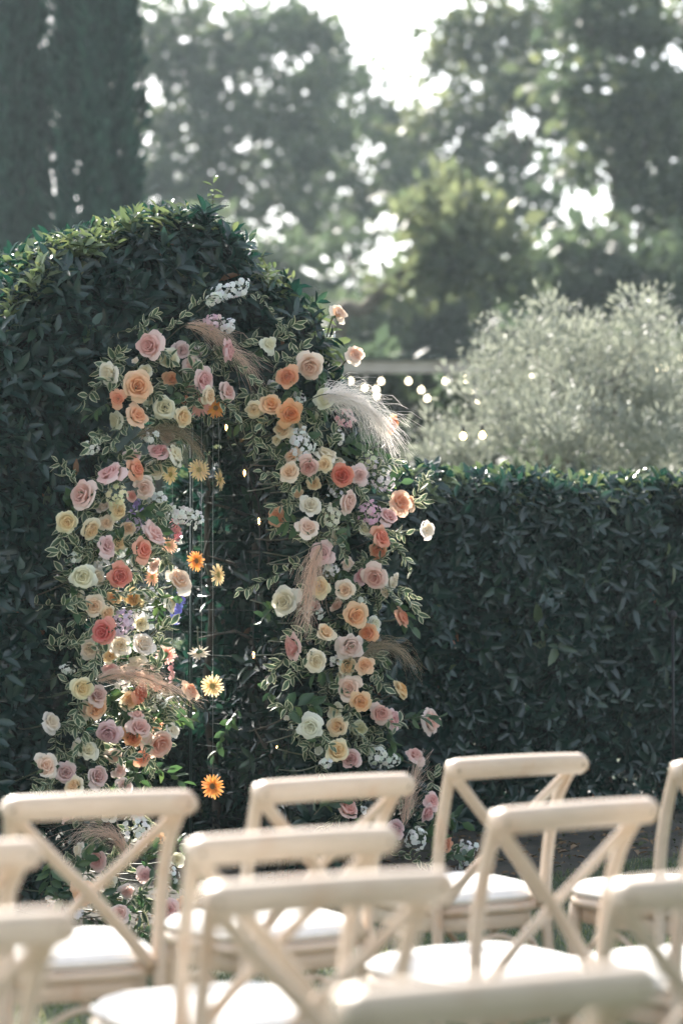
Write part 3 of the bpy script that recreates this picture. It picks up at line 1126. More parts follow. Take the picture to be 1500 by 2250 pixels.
def calyx_mesh():
    mb = MB()
    mb.lathe([(.001, -1.05), (.09, -1.04), (.17, -.95), (.20, -.84), (.15, -.74), (.02, -.72)], 8)
    for i in range(5):
        a = i * 2 * math.pi / 5
        ca, sa = math.cos(a), math.sin(a)
        pts = [(.15, -.86, .12), (.42, -.80, .13), (.66, -.92, .07), (.80, -1.08, .01)]
        v = []
        for r, z, w in pts:
            v += [(r * ca - w * sa, r * sa + w * ca, z), (r * ca + w * sa, r * sa - w * ca, z)]
        mb.add(v, [(0, 1, 3, 2), (2, 3, 5, 4), (4, 5, 7, 6)])
    return mb.mesh('calyx', 'calyx')


COLS = {  # heart colour, petal colour, words
    'P': ((.78, .34, .30), (.89, .58, .52), 'dusty pink'),
    'L': ((.86, .53, .42), (.89, .70, .61), 'blush pink'),
    'M': ((.68, .32, .31), (.83, .56, .53), 'mauve'),
    'A': ((.88, .42, .15), (.90, .58, .31), 'apricot'),
    'O': ((.84, .24, .07), (.88, .42, .19), 'orange'),
    'K': ((.75, .13, .06), (.84, .29, .15), 'coral'),
    'C': ((.86, .76, .48), (.87, .82, .64), 'ivory'),
    'W': ((.88, .84, .66), (.88, .86, .78), 'white'),
    'Y': ((.90, .58, .24), (.89, .75, .47), 'pale yellow'),
}
# px, py, diameter px, colour, facing (l r u d a = away), offset in front of the hedge face
ROSES = """
328 758 60 P l .26|237 820 50 C l .22|303 848 60 A . .30|259 876 40 O . .26|372 788 44 C . .16|400 770 36 M . .14|450 835 52 P r .26|462 870 38 Y r .32
297 792 22 C u .2|318 815 32 C . .14|377 832 32 O . .12|506 772 52 P r .24|503 860 40 P r .22|592 756 42 C r .2|631 828 48 O . .28|680 807 60 L . .26
558 900 38 Y . .22|596 886 44 A . .26|637 910 58 O . .32|713 873 50 C l .3|746 686 42 L ru .1|781 778 42 L r .12|864 934 42 O r .16|576 925 26 Y d .18
620 943 38 Y d .22|607 967 25 C . .16|693 917 28 C . .2|642 998 38 Y l .22|719 994 52 C ru .26|636 1035 42 Y . .28|677 1027 44 P d .3|712 1020 38 Y . .34
752 1044 46 K . .3|790 1045 44 L . .26|768 1103 52 L r .3|883 1102 50 A r .2|902 1102 38 A r .14|405 917 44 Y r .24|304 912 54 A r .28|362 895 48 C . .24
408 880 30 O . .14|240 1037 62 P l .3|178 1086 62 P l .26|303 1031 48 O r .24|348 988 42 P u .16|388 998 46 C r .2|343 1033 42 C . .12|317 1072 44 L . .22
262 1123 42 Y . .26|148 1147 46 Y l .26|203 1166 46 Y . .3|237 1198 48 M r .3|342 1172 58 L ru .24|317 1208 54 O r .28|182 1268 52 C . .3|214 1268 40 C r .2
265 1267 54 K . .32|395 1272 56 L r .12|293 1316 46 A d .22|378 1327 40 C r .14|207 1331 42 Y . .28|238 1347 36 Y . .3|225 1388 52 K . .32|267 1418 48 C . .24
317 1414 50 C r .24|197 1427 44 C . .2|263 1193 36 Y r .2|182 1513 46 Y . .3|215 1527 50 M r .24|213 1558 46 A d .22|115 1587 46 C r .2|237 1613 58 M . .3
307 1597 46 P . .28|300 1570 38 L u .2|266 1610 30 A . .2|293 1622 38 O d .22|195 1648 44 C . .26|353 1637 60 P rd .2|383 1604 36 C r .14|323 1622 34 C . .18
102 1682 54 L . .26|145 1697 46 M . .24|217 1705 44 M . .3|162 1726 44 Y . .28|313 1664 34 O . .2|275 1728 38 L r .22|284 1540 44 Y . .18|313 1520 50 K ra .2
422 1516 46 A r .06|243 1470 36 P u .2|263 1693 32 L r .2|682 1108 48 C . .28|608 1135 46 A l .1|677 1158 52 L . .3|855 1132 42 P ru .2|940 1162 40 W r .12
840 1180 52 O r .26|830 1212 38 O d .2|707 1215 54 M . .24|700 1288 44 Y . .24|757 1295 42 Y . .3|792 1265 36 P l .22|822 1270 50 P . .28|865 1278 40 C r .22
623 1322 58 C . .2|783 1352 54 A . .3|887 1355 44 O r .1|825 1372 34 W r .16|807 1392 46 O . .26|718 1387 40 Y r .28|637 1424 54 P l .24|770 1422 56 L . .28
695 1454 46 C . .26|802 1461 44 A . .32|763 1464 44 Y . .22|767 1511 52 L . .28|792 1542 46 A . .32|885 1513 42 A r .14|837 1567 50 P . .26|867 1581 46 P r .22
950 1584 54 L ra .08|680 1598 54 W . .26|740 1595 42 Y . .26|630 1577 18 W l .16|743 1649 52 Y . .28|770 1668 46 M . .24|913 1657 44 P ru .16|767 1776 44 P ru .22
950 1758 42 P r .2|941 1788 38 P rd .22|868 1822 40 M . .3|977 1856 34 O l .2|212 1890 42 P . .32|320 1922 40 M . .4|184 1966 52 A . .5|262 2006 40 L . .56
372 1998 44 L . .5|403 1991 36 O r .5|240 1942 36 C . .4|349 1842 34 A u .28
252 925 38 C l .16|331 880 32 C . .14|422 802 36 L . .16|418 850 32 P u .12|292 1000 38 P u .16|368 962 38 L . .1|226 1112 34 C l .18|290 1090 30 P r .14|234 1150 34 Y . .2|282 1160 32 Y . .14
340 1242 32 L r .1|168 1310 32 C l .18|252 1312 32 A . .18|310 1370 34 C . .14|242 1442 32 Y . .2|298 1458 44 C u .2|346 1500 36 K r .16|188 1560 36 L l .18|168 1640 36 C l .18|252 1662 36 L d .2
656 942 32 C . .16|690 1062 32 Y . .2|742 1012 32 C u .2|655 1085 28 Y l .16|800 1160 32 C r .18|745 1182 32 C . .18|762 1240 32 C . .16|690 1330 30 L l .14|740 1330 32 P d .18|846 1300 28 C r .14
745 1490 36 C l .18|735 1560 36 C l .18|790 1602 36 C d .18|700 1650 30 W l .18|300 1780 36 L u .26|170 1870 34 C l .3|280 1960 34 L . .42|150 1790 34 M l .28|240 1790 36 C . .3|390 1890 32 C r .36
"""
ORD = ['top', 'second', 'third', 'fourth', 'fifth', 'sixth', 'seventh', 'eighth', 'ninth', 'tenth', 'eleventh', 'twelfth']


def zone(x, y):
    left = x < 520
    if y < 965 and not (x < 290 and y > 930):
        return "arch crown's left half" if x < 540 else "arch crown's right half"
    side = 'left' if left else 'right'
    if y < 1230:
        return side + " column's upper third"
    if y < 1480:
        return side + " column's middle third"
    if y < 1745:
        return side + " column's lower third"
    return side + " column's foot behind chairs"


def facing(px, py, code, jit=.30):
    p = at(px, py, 9.8)
    d = unit(CW - p) + N * .25 + Z * .06
    if 'l' in code:
        d = d + np.array((-.85, .1, .1))
    if 'r' in code:
        d = d + np.array((.85, .1, .12))
    if 'u' in code:
        d = d + Z * .8
    if 'd' in code:
        d = d - Z * .6
    if 'a' in code:
        d = d + np.array((0, .9, .1))
    return unit(d + rng.normal(size=3) * jit)


def quat_z(d, roll):
    return Vector(d).to_track_quat('Z', 'Y') @ Matrix.Rotation(roll, 3, 'Z').to_quaternion()


def to_local(pts, loc, q, s):
    qi = q.inverted()
    return [tuple((qi @ Vector(np.asarray(p) - np.asarray(loc))) / s) for p in pts]


def size_words(d):
    return 'large' if d >= 54 else ('small' if d <= 36 else '')


FACE = {'l': 'turned left', 'r': 'turned right', 'u': 'tilted up', 'd': 'nodding down', 'ru': 'tilted up', 'rd': 'nodding down', 'ra': 'seen from behind', '.': 'facing out'}
ANCH = {(746, 686): (718, 740), (781, 778): (728, 815), (940, 1162): (820, 1158), (887, 1355): (810, 1350), (950, 1584): (880, 1560), (864, 934): (770, 950), (883, 1102): (800, 1080),
        (885, 1513): (820, 1530), (422, 1516): (330, 1500), (395, 1272): (310, 1290), (378, 1327): (290, 1345), (383, 1604): (320, 1610), (913, 1657): (850, 1635), (608, 1135): (665, 1140)}
ROSE_POS = []


def build_roses():
    build_rose_meshes()
    cal = calyx_mesh()
    rows = []
    for line in ROSES.strip().replace('\n', '|').split('|'):
        a = line.split()
        rows.append((int(a[0]), int(a[1]), int(a[2]), a[3], a[4], float(a[5])))
    seen = {}
    for r in sorted(rows, key=lambda q: q[1]):
        seen.setdefault((zone(r[0], r[1]), r[3]), []).append(r)
    for i, (px, py, dia, c, fc, o) in enumerate(rows):
        z_ = zone(px, py)
        same = seen[(z_, c)]
        k = same.index((px, py, dia, c, fc, o))
        words = COLS[c][2]
        sz = size_words(dia)
        head = (sz + ' ' if sz else '') + words + ' rose ' + FACE[fc]
        rk = 'only' if len(same) == 1 else 'topmost' if k == 0 else 'lowest' if k == len(same) - 1 else ORD[k] + '-highest'
        lab = f'{head}, {rk} such in the {z_}'
        p = on_face(px, py, o)
        gz = float(ground_z(p[0], p[1]))
        s = FPX / np.dot(p - CW, FW)
        rad = dia / 2 / s * .92
        if p[2] < gz + rad * .9:
            p[2] = gz + rad * .9
        d = facing(px, py, fc)
        q = quat_z(d, rng.uniform(0, 6.28))
        t = thing('rose', lab, 'rose', p, 'roses woven into the floral arch', q, rad)
        hc, pc, _ = COLS[c]
        wk = .35 if c in 'OKA' else 1.0
        hc = tuple(np.array(hc) * (1 - .18 * wk) + np.array((.90, .72, .55)) * .18 * wk)
        pc = tuple(np.array(pc) * (1 - .28 * wk) + np.array((.90, .82, .72)) * .28 * wk)
        j = rng.normal(size=3) * .025
        mixv = rng.uniform(0, .25)
        hc = tuple(np.clip(np.array(hc) * (1 - mixv) + np.array(pc) * mixv + j, .02, .9))
        pc = tuple(np.clip(np.array(pc) + j, .02, .9))
        heart, outer = ROSE[i % 5]
        link('heart', heart, t, color=hc)
        bud = dia <= 30
        skip = set(rng.choice(10, size=int(rng.integers(0, 3)), replace=False)) if not bud else set()
        for m_i, me in enumerate(outer):
            if (bud and m_i >= 5) or m_i in skip:
                continue
            w = .55 if m_i < 5 else .0
            link('petal', me, t, rot=(rng.normal() * .09, rng.normal() * .09, 0), scale=rng.uniform(.9, 1.08), color=tuple(np.array(pc) * (1 - w) + np.array(hc) * w))
        link('calyx', cal, t)
        back = p - d * rad * 1.0
        if (px, py) in ANCH:
            e = on_face(*ANCH[(px, py)], .04)
        else:
            e = p - N * (o + .10) - Z * .06 + rng.normal(size=3) * .03
        mid = (back + e) / 2 - d * rad * .5 - Z * .01
        mb = MB()
        pth = smooth_path([back, back - d * rad * .5, mid, e], 3)
        mb.tube(to_local(pth, p, q, rad), (.0038 if (px, py) in ANCH else .0030) / rad, 5)
        link('stem', mb.mesh('stem', 'twig' if i % 3 == 0 else 'stem'), t)
        ROSE_POS.append((px, py, o, f'the {rk} {words} rose of the {z_}'.replace('the only', 'the')))


# gerberas: px, py, diameter, colour, facing, offset, stem-side thread x
GERB = [(437, 1033, 50, 'gy', '.', -.01, 'yellow'), (373, 1042, 48, 'gy', 'd', .05, 'yellow'), (481, 1054, 50, 'gy', 'ra', -.02, 'yellow'), (370, 1198, 42, 'gp', 'ru', .0, 'peach'),
        (430, 1233, 48, 'go', 'r', -.01, 'orange'), (477, 1263, 52, 'gy', 'r', .0, 'yellow'), (333, 1268, 40, 'gp', 'r', .05, 'peach'), (365, 1437, 46, 'gk', '.', .0, 'pink and peach'),
        (438, 1432, 52, 'gc', 'dback', -.01, 'cream'), (467, 1507, 52, 'gy', '.', .0, 'yellow'), (342, 1593, 42, 'gp', 'd', .0, 'peach'), (468, 1728, 54, 'go', '.', .0, 'orange'),
        (327, 1475, 46, 'gk', 'dback', .02, 'pink'), (440, 888, 62, 'gk', 'd', .14, 'pink'), (474, 896, 48, 'go', 'd', .16, 'orange')]
GCOL = {'gy': (.90, .68, .34), 'gp': (.90, .52, .32), 'go': (.90, .36, .06), 'gk': (.88, .46, .38), 'gc': (.90, .78, .58)}


def build_gerberas():
    petals = []
    for k in range(3):
        wd = (.105, .12, .09)[k]
        def fn(u, v, wd=wd, k=k):
            w = wd * (math.sin(math.pi * min(.97, .12 + .80 * v)) ** .6) * u
            return (.22 + .80 * v, w, .10 * math.sin(v * 2.6) - .02 * k * v + .03 * u * u)
        v, f, r = grid_mesh(3, 5, fn)
        petals.append(new_mesh('ray_petal', v, f, 'petal', attrs={'rim': r}))
    disc_v, disc_f = [], []
    discs = {}
    for nm in ('disc', 'pale_disc'):
        mb = MB()
        mb.lathe([(.30, .02), (.29, .09), (.22, .14), (.12, .12), (.02, .08)], 12)
        rg = random.Random(3)
        for i in range(40):
            a, r = rg.uniform(0, 6.28), .28 * math.sqrt(rg.random())
            x, y = r * math.cos(a), r * math.sin(a)
            mb.tube([(x, y, .08), (x * 1.1, y * 1.1, .17 + .04 * rg.random())], [.018, .008], 4)
        discs[nm] = mb.mesh('flower_disc', nm)
    mb = MB()
    mb.lathe([(.02, -.22), (.07, -.21), (.20, -.12), (.30, .0), (.27, .03)], 12)
    cup = mb.mesh('calyx', 'calyx')
    place = {}
    rows = sorted(GERB, key=lambda g: g[1])
    for g in rows:
        place.setdefault((g[6]), []).append(g)
    for i, (px, py, dia, c, fc, o, word) in enumerate(GERB):
        same = place[word]
        k = same.index(GERB[i])
        rk = 'the only one of its colour' if len(same) == 1 else ('topmost' if k == 0 else 'lowest' if k == len(same) - 1 else ORD[k] + ' from top') + f' of the {word} ones'
        back = 'showing its green back' if 'back' in fc else ('seen edge-on' if 'a' in fc else 'hanging open')
        lab = f'{word} gerbera daisy {back} in the archway, {rk}'
        p = on_face(px, py, o)
        s = FPX / np.dot(p - CW, FW)
        rad = dia / 2 / s / 1.0
        d = facing(px, py, fc.replace('back', ''), .24)
        if 'back' in fc:
            d = unit(np.array((.1, .45, -.9)))
        if 'a' in fc.replace('back', ''):
            d = unit(np.array((.95, -.25, .1)))
        q = quat_z(d, rng.uniform(0, 6.28))
        t = thing('gerbera', lab, 'gerbera', p, 'gerbera daisies in the archway', q, rad)
        cc = np.array(GCOL[c])
        n1 = 20
        for j in range(n1):
            link('petal', petals[j % 3], t, rot=(rng.normal() * .1, rng.normal() * .08, 2 * math.pi * (j + rng.uniform(-.2, .2)) / n1), scale=rng.uniform(.90, 1.05), color=tuple(np.clip(cc + rng.normal(size=3) * .02, 0, .92)))
        n2 = 13
        for j in range(n2):
            link('petal', petals[j % 3], t, loc=(0, 0, .05), rot=(rng.normal() * .1, -.22, 2 * math.pi * (j + rng.uniform(-.25, .25)) / n2), scale=rng.uniform(.62, .76), color=tuple(np.clip(cc + rng.normal(size=3) * .02, 0, .92)))
        link('centre', discs['disc' if c in ('go', 'gk') else 'pale_disc'], t)
        link('calyx', cup, t)
        b = p - d * rad * .2
        e = b - d * .05 + Z * .05 - np.array((0, -.02, 0))
        mb = MB()
        mb.tube(to_local(smooth_path([b, b - d * .03, e], 4), p, q, rad), .0030 / rad, 6)
        link('stem', mb.mesh('stem', 'stem'), t)


# clustered blossoms: px, py, half-width px, half-height px, tilt deg, colour, count, offset, label
CLUSTERS = [(508, 638, 44, 21, 18, (.88, .88, .84), 44, .18, 'long white stock spike at the very top of the flowers'),
            (470, 656, 20, 17, 0, (.86, .86, .78), 16, .2, 'small creamy stock head left of the top white spike'),
            (467, 706, 22, 16, 0, (.84, .62, .66), 18, .24, 'pale pink stock head below the top white spike'),
            (500, 716, 18, 17, 0, (.88, .87, .84), 16, .24, 'white stock head right of the pale pink one near the top'),
            (664, 978, 28, 40, 10, (.88, .88, .84), 44, .26, 'white stock spike in the upper right column beside ivory roses'),
            (657, 880, 14, 18, 0, (.86, .85, .80), 12, .16, 'small white stock behind the right crown of the arch'),
            (757, 920, 26, 24, 0, (.88, .55, .56), 24, .2, 'pink stock head beneath the big white plume'),
            (806, 1008, 22, 26, 20, (.80, .84, .55), 20, .12, 'lime green blossom cluster below the big white plume'),
            (833, 1042, 30, 46, 25, (.88, .80, .82), 44, .14, 'sunlit white and pink stock spike at the right edge over the low hedge'),
            (813, 1127, 22, 28, 20, (.84, .55, .66), 28, .22, 'lilac pink stock spike in the upper right column'),
            (729, 1136, 22, 30, 15, (.86, .85, .66), 26, .24, 'creamy stock spike in the upper right column'),
            (736, 1078, 15, 18, 0, (.84, .84, .86), 12, .18, 'small pale white cluster in the upper right column'),
            (257, 1088, 22, 28, -20, (.88, .84, .56), 28, .28, 'pale yellow stock spike in the upper left column'),
            (404, 1132, 46, 22, -12, (.86, .88, .84), 46, .06, 'long white stock spike reaching into the archway'),
            (343, 1096, 20, 16, 0, (.86, .88, .84), 14, .12, 'small white cluster above the white spike in the archway'),
            (388, 1162, 10, 26, 12, (.86, .36, .38), 16, -.05, 'thin pink larkspur hanging beside the white spike'),
            (300, 1112, 10, 20, 0, (.36, .30, .62), 12, .1, 'purple larkspur in the upper left column'),
            (296, 1152, 18, 20, 0, (.72, .60, .76), 18, .12, 'lilac stock behind the blush rose of the left column'),
            (393, 1330, 11, 42, -14, (.26, .26, .72), 34, .04, 'hanging blue larkspur below the drooping blush rose'),
            (271, 1368, 24, 34, -10, (.80, .64, .76), 34, .26, 'pale lilac stock spike beside the lower coral rose'),
            (312, 1345, 22, 20, 0, (.84, .84, .82), 18, .12, 'white cluster right of the pale lilac stock'),
            (343, 1383, 14, 10, 0, (.86, .84, .88), 5, .08, 'single white star blossom at the edge of the archway'),
            (378, 1470, 8, 30, 0, (.86, .48, .50), 12, -.1, 'thin pink larkspur hanging on a thread in the archway'),
            (830, 1660, 24, 26, 0, (.80, .82, .72), 26, .2, 'greenish white stock in the lower right column'),
            (862, 1672, 18, 16, 0, (.84, .85, .76), 12, .2, 'white star blossoms right of the greenish stock'),
            (714, 1676, 16, 14, 0, (.86, .85, .78), 10, .26, 'small white daisies below the lowest yellow rose'),
            (687, 1345, 30, 18, 0, (.80, .80, .76), 14, .16, 'tiny white blossoms below the drooping pink plume'),
            (915, 1842, 26, 28, 0, (.86, .86, .80), 22, .3, 'white star blossoms beside the pale plume stem at the right foot'),
            (1026, 1864, 24, 16, 0, (.86, .85, .82), 18, .05, 'white blossom head at the right foot between chair posts'),
            (1034, 1904, 32, 17, 0, (.86, .85, .82), 24, .12, 'lowest white blossom head at the right foot'),
            (797, 1782, 9, 9, 0, (.86, .86, .82), 5, .2, 'tiny white star beside the pink rose at the right foot'),
            (300, 1820, 32, 34, 0, (.88, .88, .84), 34, .3, 'white star blossoms behind the left chair back'),
            (308, 1864, 18, 18, 0, (.88, .88, .84), 12, .34, 'smaller white stars below those behind the left chair'),
            (376, 1925, 16, 30, 0, (.86, .88, .84), 22, .4, 'upright white stock at the left foot behind chair post'),
            (225, 1238, 18, 14, 0, (.87, .86, .80), 12, .2, 'small white cluster above the upper coral rose'),
            (300, 1240, 16, 14, 0, (.87, .86, .80), 12, .16, 'small white cluster right of the upper coral rose'),
            (165, 1228, 14, 14, 0, (.86, .86, .76), 10, .2, 'small cream cluster at the outer left edge above the white rose'),
            (330, 1310, 20, 16, 0, (.86, .85, .82), 14, .12, 'loose white cluster between the drooping roses in the archway'),
            (150, 1470, 18, 14, 0, (.85, .86, .78), 12, .2, 'small cream cluster at the outer left edge of the middle'),
            (345, 1545, 24, 18, 10, (.88, .86, .78), 18, .1, 'sunlit cream cluster under the pinkish plume'),
            (270, 1505, 18, 14, 0, (.88, .80, .74), 12, .24, 'small blush cluster on the pinkish plume'),
            (330, 960, 22, 16, 0, (.87, .86, .80), 14, .16, 'small white cluster under the ivory rose of the crown'),
            (205, 985, 16, 18, 0, (.86, .85, .74), 12, .2, 'small cream cluster at the upper left shoulder'),
            (430, 770, 20, 14, 0, (.86, .80, .72), 12, .14, 'small blush cluster between the crown roses'),
            (600, 850, 14, 14, 0, (.87, .86, .80), 9, .14, 'tiny white cluster left of the orange crown rose'),
            (740, 960, 18, 18, 0, (.88, .87, .82), 14, .2, 'small white cluster under the base of the white plume'),
            (725, 1250, 18, 16, 0, (.86, .86, .80), 12, .2, 'small white cluster right of the drooping pink plume'),
            (790, 1320, 16, 14, 0, (.86, .86, .80), 10, .2, 'tiny white cluster above the large apricot rose'),
            (740, 1450, 16, 14, 0, (.86, .86, .80), 10, .2, 'tiny white cluster above the lower blush rose'),
            (178, 2006, 12, 8, 0, (.86, .84, .86), 6, .5, 'tiny white blossoms low at the left foot')]


def build_clusters():
    fl = []
    for k in range(3):
        rg = random.Random(k)
        V_, F_, Rm = [], [], []
        for i in range(5):
            a0 = i * 2 * math.pi / 5 + rg.uniform(-.15, .15)
            def fn(u, v):
                w = .52 * math.sin(math.pi * (.10 + .72 * v)) * u
                r = .08 + .9 * v
                z = .35 * v - .42 * v ** 3 + .10 * math.sin(u * 3 + i + v * 3) * v
                return (r * math.cos(a0) - w * math.sin(a0), r * math.sin(a0) + w * math.cos(a0), z)
            v, f, r = grid_mesh(3, 3, fn)
            b = len(V_)
            V_ += v
            F_ += [tuple(q + b for q in ff) for ff in f]
            Rm += r
        fl.append(new_mesh('floret', V_, F_, 'petal', attrs={'rim': Rm}))
    for (px, py, rx, ry, tilt, c, cnt, o, lab) in CLUSTERS:
        p = on_face(px, py, o)
        gz = float(ground_z(p[0], p[1]))
        s = FPX / np.dot(p - CW, FW)
        p[2] = max(p[2], gz + ry / s * .8)
        t = thing('stock_blossom' if cnt > 14 else 'blossom_cluster', lab, 'flower', p, 'small blossoms of the floral arch')
        a, b = rx / s, ry / s
        ca, sa = math.cos(R(tilt)), math.sin(R(tilt))
        rad0 = min(.022, max(.012, .75 * math.sqrt(a * b / cnt) * 1.5))
        for j in range(int(cnt * 1.35)):
            th = math.acos(1 - 2 * (j + .5) / (cnt * 1.35))
            ph = j * 2.4
            n = np.array((math.sin(th) * math.cos(ph), -math.sin(th) * math.sin(ph), math.cos(th)))
            dep = .8 * min(a, b)
            q = np.array((n[0] * max(.2, a - rad0 * .5), n[1] * dep, n[2] * b)) if False else np.array((n[0] * max(a * .55, a - rad0 * .5), n[1] * dep, n[2] * max(b * .55, b - rad0 * .5)))
            x, z = q[0] * ca - q[2] * sa, q[0] * sa + q[2] * ca
            q = np.array((x, q[1], z)) + rng.normal(size=3) * .006
            d = unit(n + rng.normal(size=3) * .3 + np.array((0, -.25, .05)))
            link('floret', fl[j % 3], t, loc=tuple(q), rot=quat_z(d, rng.uniform(0, 6)).to_euler(), scale=rad0 * rng.uniform(.55, 1.25), color=tuple(np.clip(np.array(c) + rng.normal(size=3) * .025, .02, .9)))
        mb = MB()
        e = -N * (max(o, -.1) + .10) - Z * .05
        ax = np.array((ca, 0, sa)) * (a * .8) if rx > ry else np.array((-sa, 0, ca)) * (b * .8)
        mb.tube(smooth_path([ax, np.zeros(3), e * .5 - Z * .02, e], 3), .003, 5)
        link('stem', mb.mesh('stem', 'stem'), t)


# plumes: path of pixels from stem end to tip, offset, spread, number, material, label
PLUMES = [([(705, 868), (752, 870), (810, 898), (850, 945), (885, 995)], .42, .20, 800, 'plume_white', 'big white feathery grass plume sweeping right, glowing in the sun'),
          ([(705, 1195), (692, 1235), (680, 1290), (672, 1350), (660, 1400)], .32, .10, 620, 'plume_pink', 'pale pink grass plume drooping down the right column'),
          ([(405, 715), (450, 722), (500, 762), (545, 805), (580, 850)], .22, .085, 480, 'plume_pink', 'fine tan grass plume drooping under the crown of the arch'),
          ([(210, 1495), (262, 1480), (320, 1490), (370, 1512), (440, 1560)], .36, .09, 560, 'plume_pink', 'pinkish grass plume lying across the lower left column'),
          ([(770, 1450), (810, 1425), (850, 1418), (890, 1440), (915, 1480)], .22, .09, 420, 'plume_tan', 'thin dark grass plume arching right over the low hedge face'),
          ([(885, 1815), (893, 1775), (905, 1730), (920, 1690), (940, 1640)], .3, .075, 420, 'plume_pink', 'upright beige grass plume at the right foot'),
          ([(282, 1905), (270, 1862), (235, 1830), (180, 1830), (135, 1858)], .42, .09, 480, 'plume_pink', 'curving copper grass plume behind the left chair back'),
          ([(300, 960), (350, 945), (400, 955), (440, 1000), (455, 1060)], .16, .07, 380, 'plume_tan', 'faint tan grass plume trailing into the archway top')]


def build_plumes():
    for path, o, spread, cnt, m, lab in PLUMES:
        pts = [on_face(x, y, o) for x, y in path]
        sp = smooth_path(pts, 6)
        t = thing('grass_plume', lab, 'plume grass', (0, 0, 0), 'grass plumes of the floral arch')
        k = len(sp)
        V_, F_ = [], []
        tn = [unit(sp[min(i + 1, k - 1)] - sp[max(0, i - 1)]) for i in range(k)]
        tot = sum(np.linalg.norm(sp[i + 1] - sp[i]) for i in range(k - 1))
        for j in range(int(cnt * (.62 if m != 'plume_white' else 1))):
            i0 = int((rng.random() ** 1.5) * (k * .62)) + 1
            ln = tot * rng.uniform(.25, .6)
            p = np.array(sp[min(i0, k - 1)]) + rng.normal(size=3) * .006
            fan = unit(rng.normal(size=3)) * rng.uniform(.1, 1) * spread / tot * 3.2
            w = unit(np.cross(tn[min(i0, k - 1)], rng.normal(size=3))) * (.0008 if m != 'plume_white' else .0009)
            b = len(V_)
            ns = 5
            for q in range(ns):
                V_ += [tuple(p - w * (1 - .7 * q / ns)), tuple(p + w * (1 - .7 * q / ns))]
                ii = min(k - 1, int(i0 + q * k * .13))
                p = p + unit(tn[ii] + fan * (1 - .15 * q) + rng.normal(size=3) * .2) * ln / ns - Z * .002 * q
            for q in range(ns - 1):
                F_.append((b + 2 * q, b + 2 * q + 1, b + 2 * q + 3, b + 2 * q + 2))
        pl = link('feathers', new_mesh('feathers', V_, F_, m), t)
        pl['kind'] = 'stuff'
        mb = MB()
        st = pts[0] - N * (o + .08) - Z * .08
        mb.tube(smooth_path([st, (st + pts[0]) / 2 - Z * .01, pts[0]] + pts[1:4], 3), .0024, 5)
        link('stem', mb.mesh('stem', 'stem'), t)


# sprigs of cream-edged leaves: path px, offset, leaf length m, pairs, label
SPRIGS = [([(372, 720), (405, 690), (440, 665), (465, 650)], .2, .045, 11, 'thick cream-edged sprig arching over the top left to the white spike'),
          ([(310, 720), (325, 700), (345, 690)], .24, .04, 7, 'cream-edged sprig above the topmost dusty pink rose'),
          ([(565, 645), (585, 670), (605, 700), (630, 725), (645, 765)], .16, .034, 12, 'slender cream-edged vine trailing down the dome on the right'),
          ([(480, 790), (520, 800), (550, 830), (575, 850)], .2, .036, 10, 'cream-edged sprig hanging below the drooping tan plume'),
          ([(640, 1040), (610, 1010), (585, 985), (570, 970)], .2, .042, 9, 'cream-edged sprig pointing up left into the archway from the right column'),
          ([(640, 1060), (600, 1045), (575, 1035)], .22, .042, 8, 'cream-edged sprig pointing left below the white stock of the right column'),
          ([(660, 1240), (610, 1262), (560, 1285), (525, 1300)], .2, .045, 11, 'long cream-edged sprig reaching left across the wire grid'),
          ([(800, 1275), (850, 1290), (890, 1300), (912, 1312)], .2, .036, 9, 'cream-edged sprig pointing right below the ivory rose'),
          ([(790, 1240), (830, 1230), (862, 1208)], .2, .036, 8, 'cream-edged sprig pointing right beneath the orange roses'),
          ([(270, 1300), (310, 1300), (352, 1292)], .24, .042, 9, 'cream-edged sprig right of the upper coral rose'),
          ([(200, 1290), (240, 1300), (280, 1305)], .26, .04, 8, 'cream-edged sprig under the upper coral rose'),
          ([(150, 1420), (170, 1415), (195, 1400)], .24, .05, 8, 'broad cream-edged sprig left of the lower coral rose'),
          ([(140, 1330), (160, 1325), (185, 1320)], .24, .05, 7, 'pale cream-edged sprig left of the middle yellow roses'),
          ([(175, 1600), (180, 1625), (170, 1650)], .26, .046, 8, 'cream-edged sprig left of the large mauve rose'),
          ([(245, 1660), (285, 1665), (320, 1655)], .26, .04, 9, 'cream-edged sprig below the large mauve rose'),
          ([(110, 1720), (85, 1730), (70, 1745)], .24, .036, 7, 'cream-edged sprig hanging at the lower left corner of flowers'),
          ([(760, 1560), (770, 1590), (785, 1610)], .26, .045, 9, 'cream-edged sprig between the lower apricot and yellow roses'),
          ([(700, 1610), (715, 1630), (730, 1640)], .26, .036, 7, 'cream-edged sprig right of the lowest white rose'),
          ([(690, 1430), (660, 1450), (640, 1470)], .22, .045, 7, 'cream-edged sprig beside the low ivory rose of the right column'),
          ([(690, 900), (705, 930), (700, 960)], .2, .034, 8, 'cream-edged sprig under the ivory rose by the big plume'),
          ([(720, 1180), (745, 1200), (760, 1225)], .24, .036, 9, 'cream-edged sprig above the mauve rose of the right column'),
          ([(250, 970), (215, 955), (195, 985)], .24, .045, 9, 'cream-edged sprig at the upper left shoulder of flowers'),
          ([(330, 870), (350, 850), (385, 845)], .16, .036, 8, 'cream-edged sprig between the apricot and ivory roses of the crown'),
          ([(900, 1880), (930, 1895), (960, 1890)], .28, .045, 9, 'cream-edged sprig at the right foot beside white stars')]


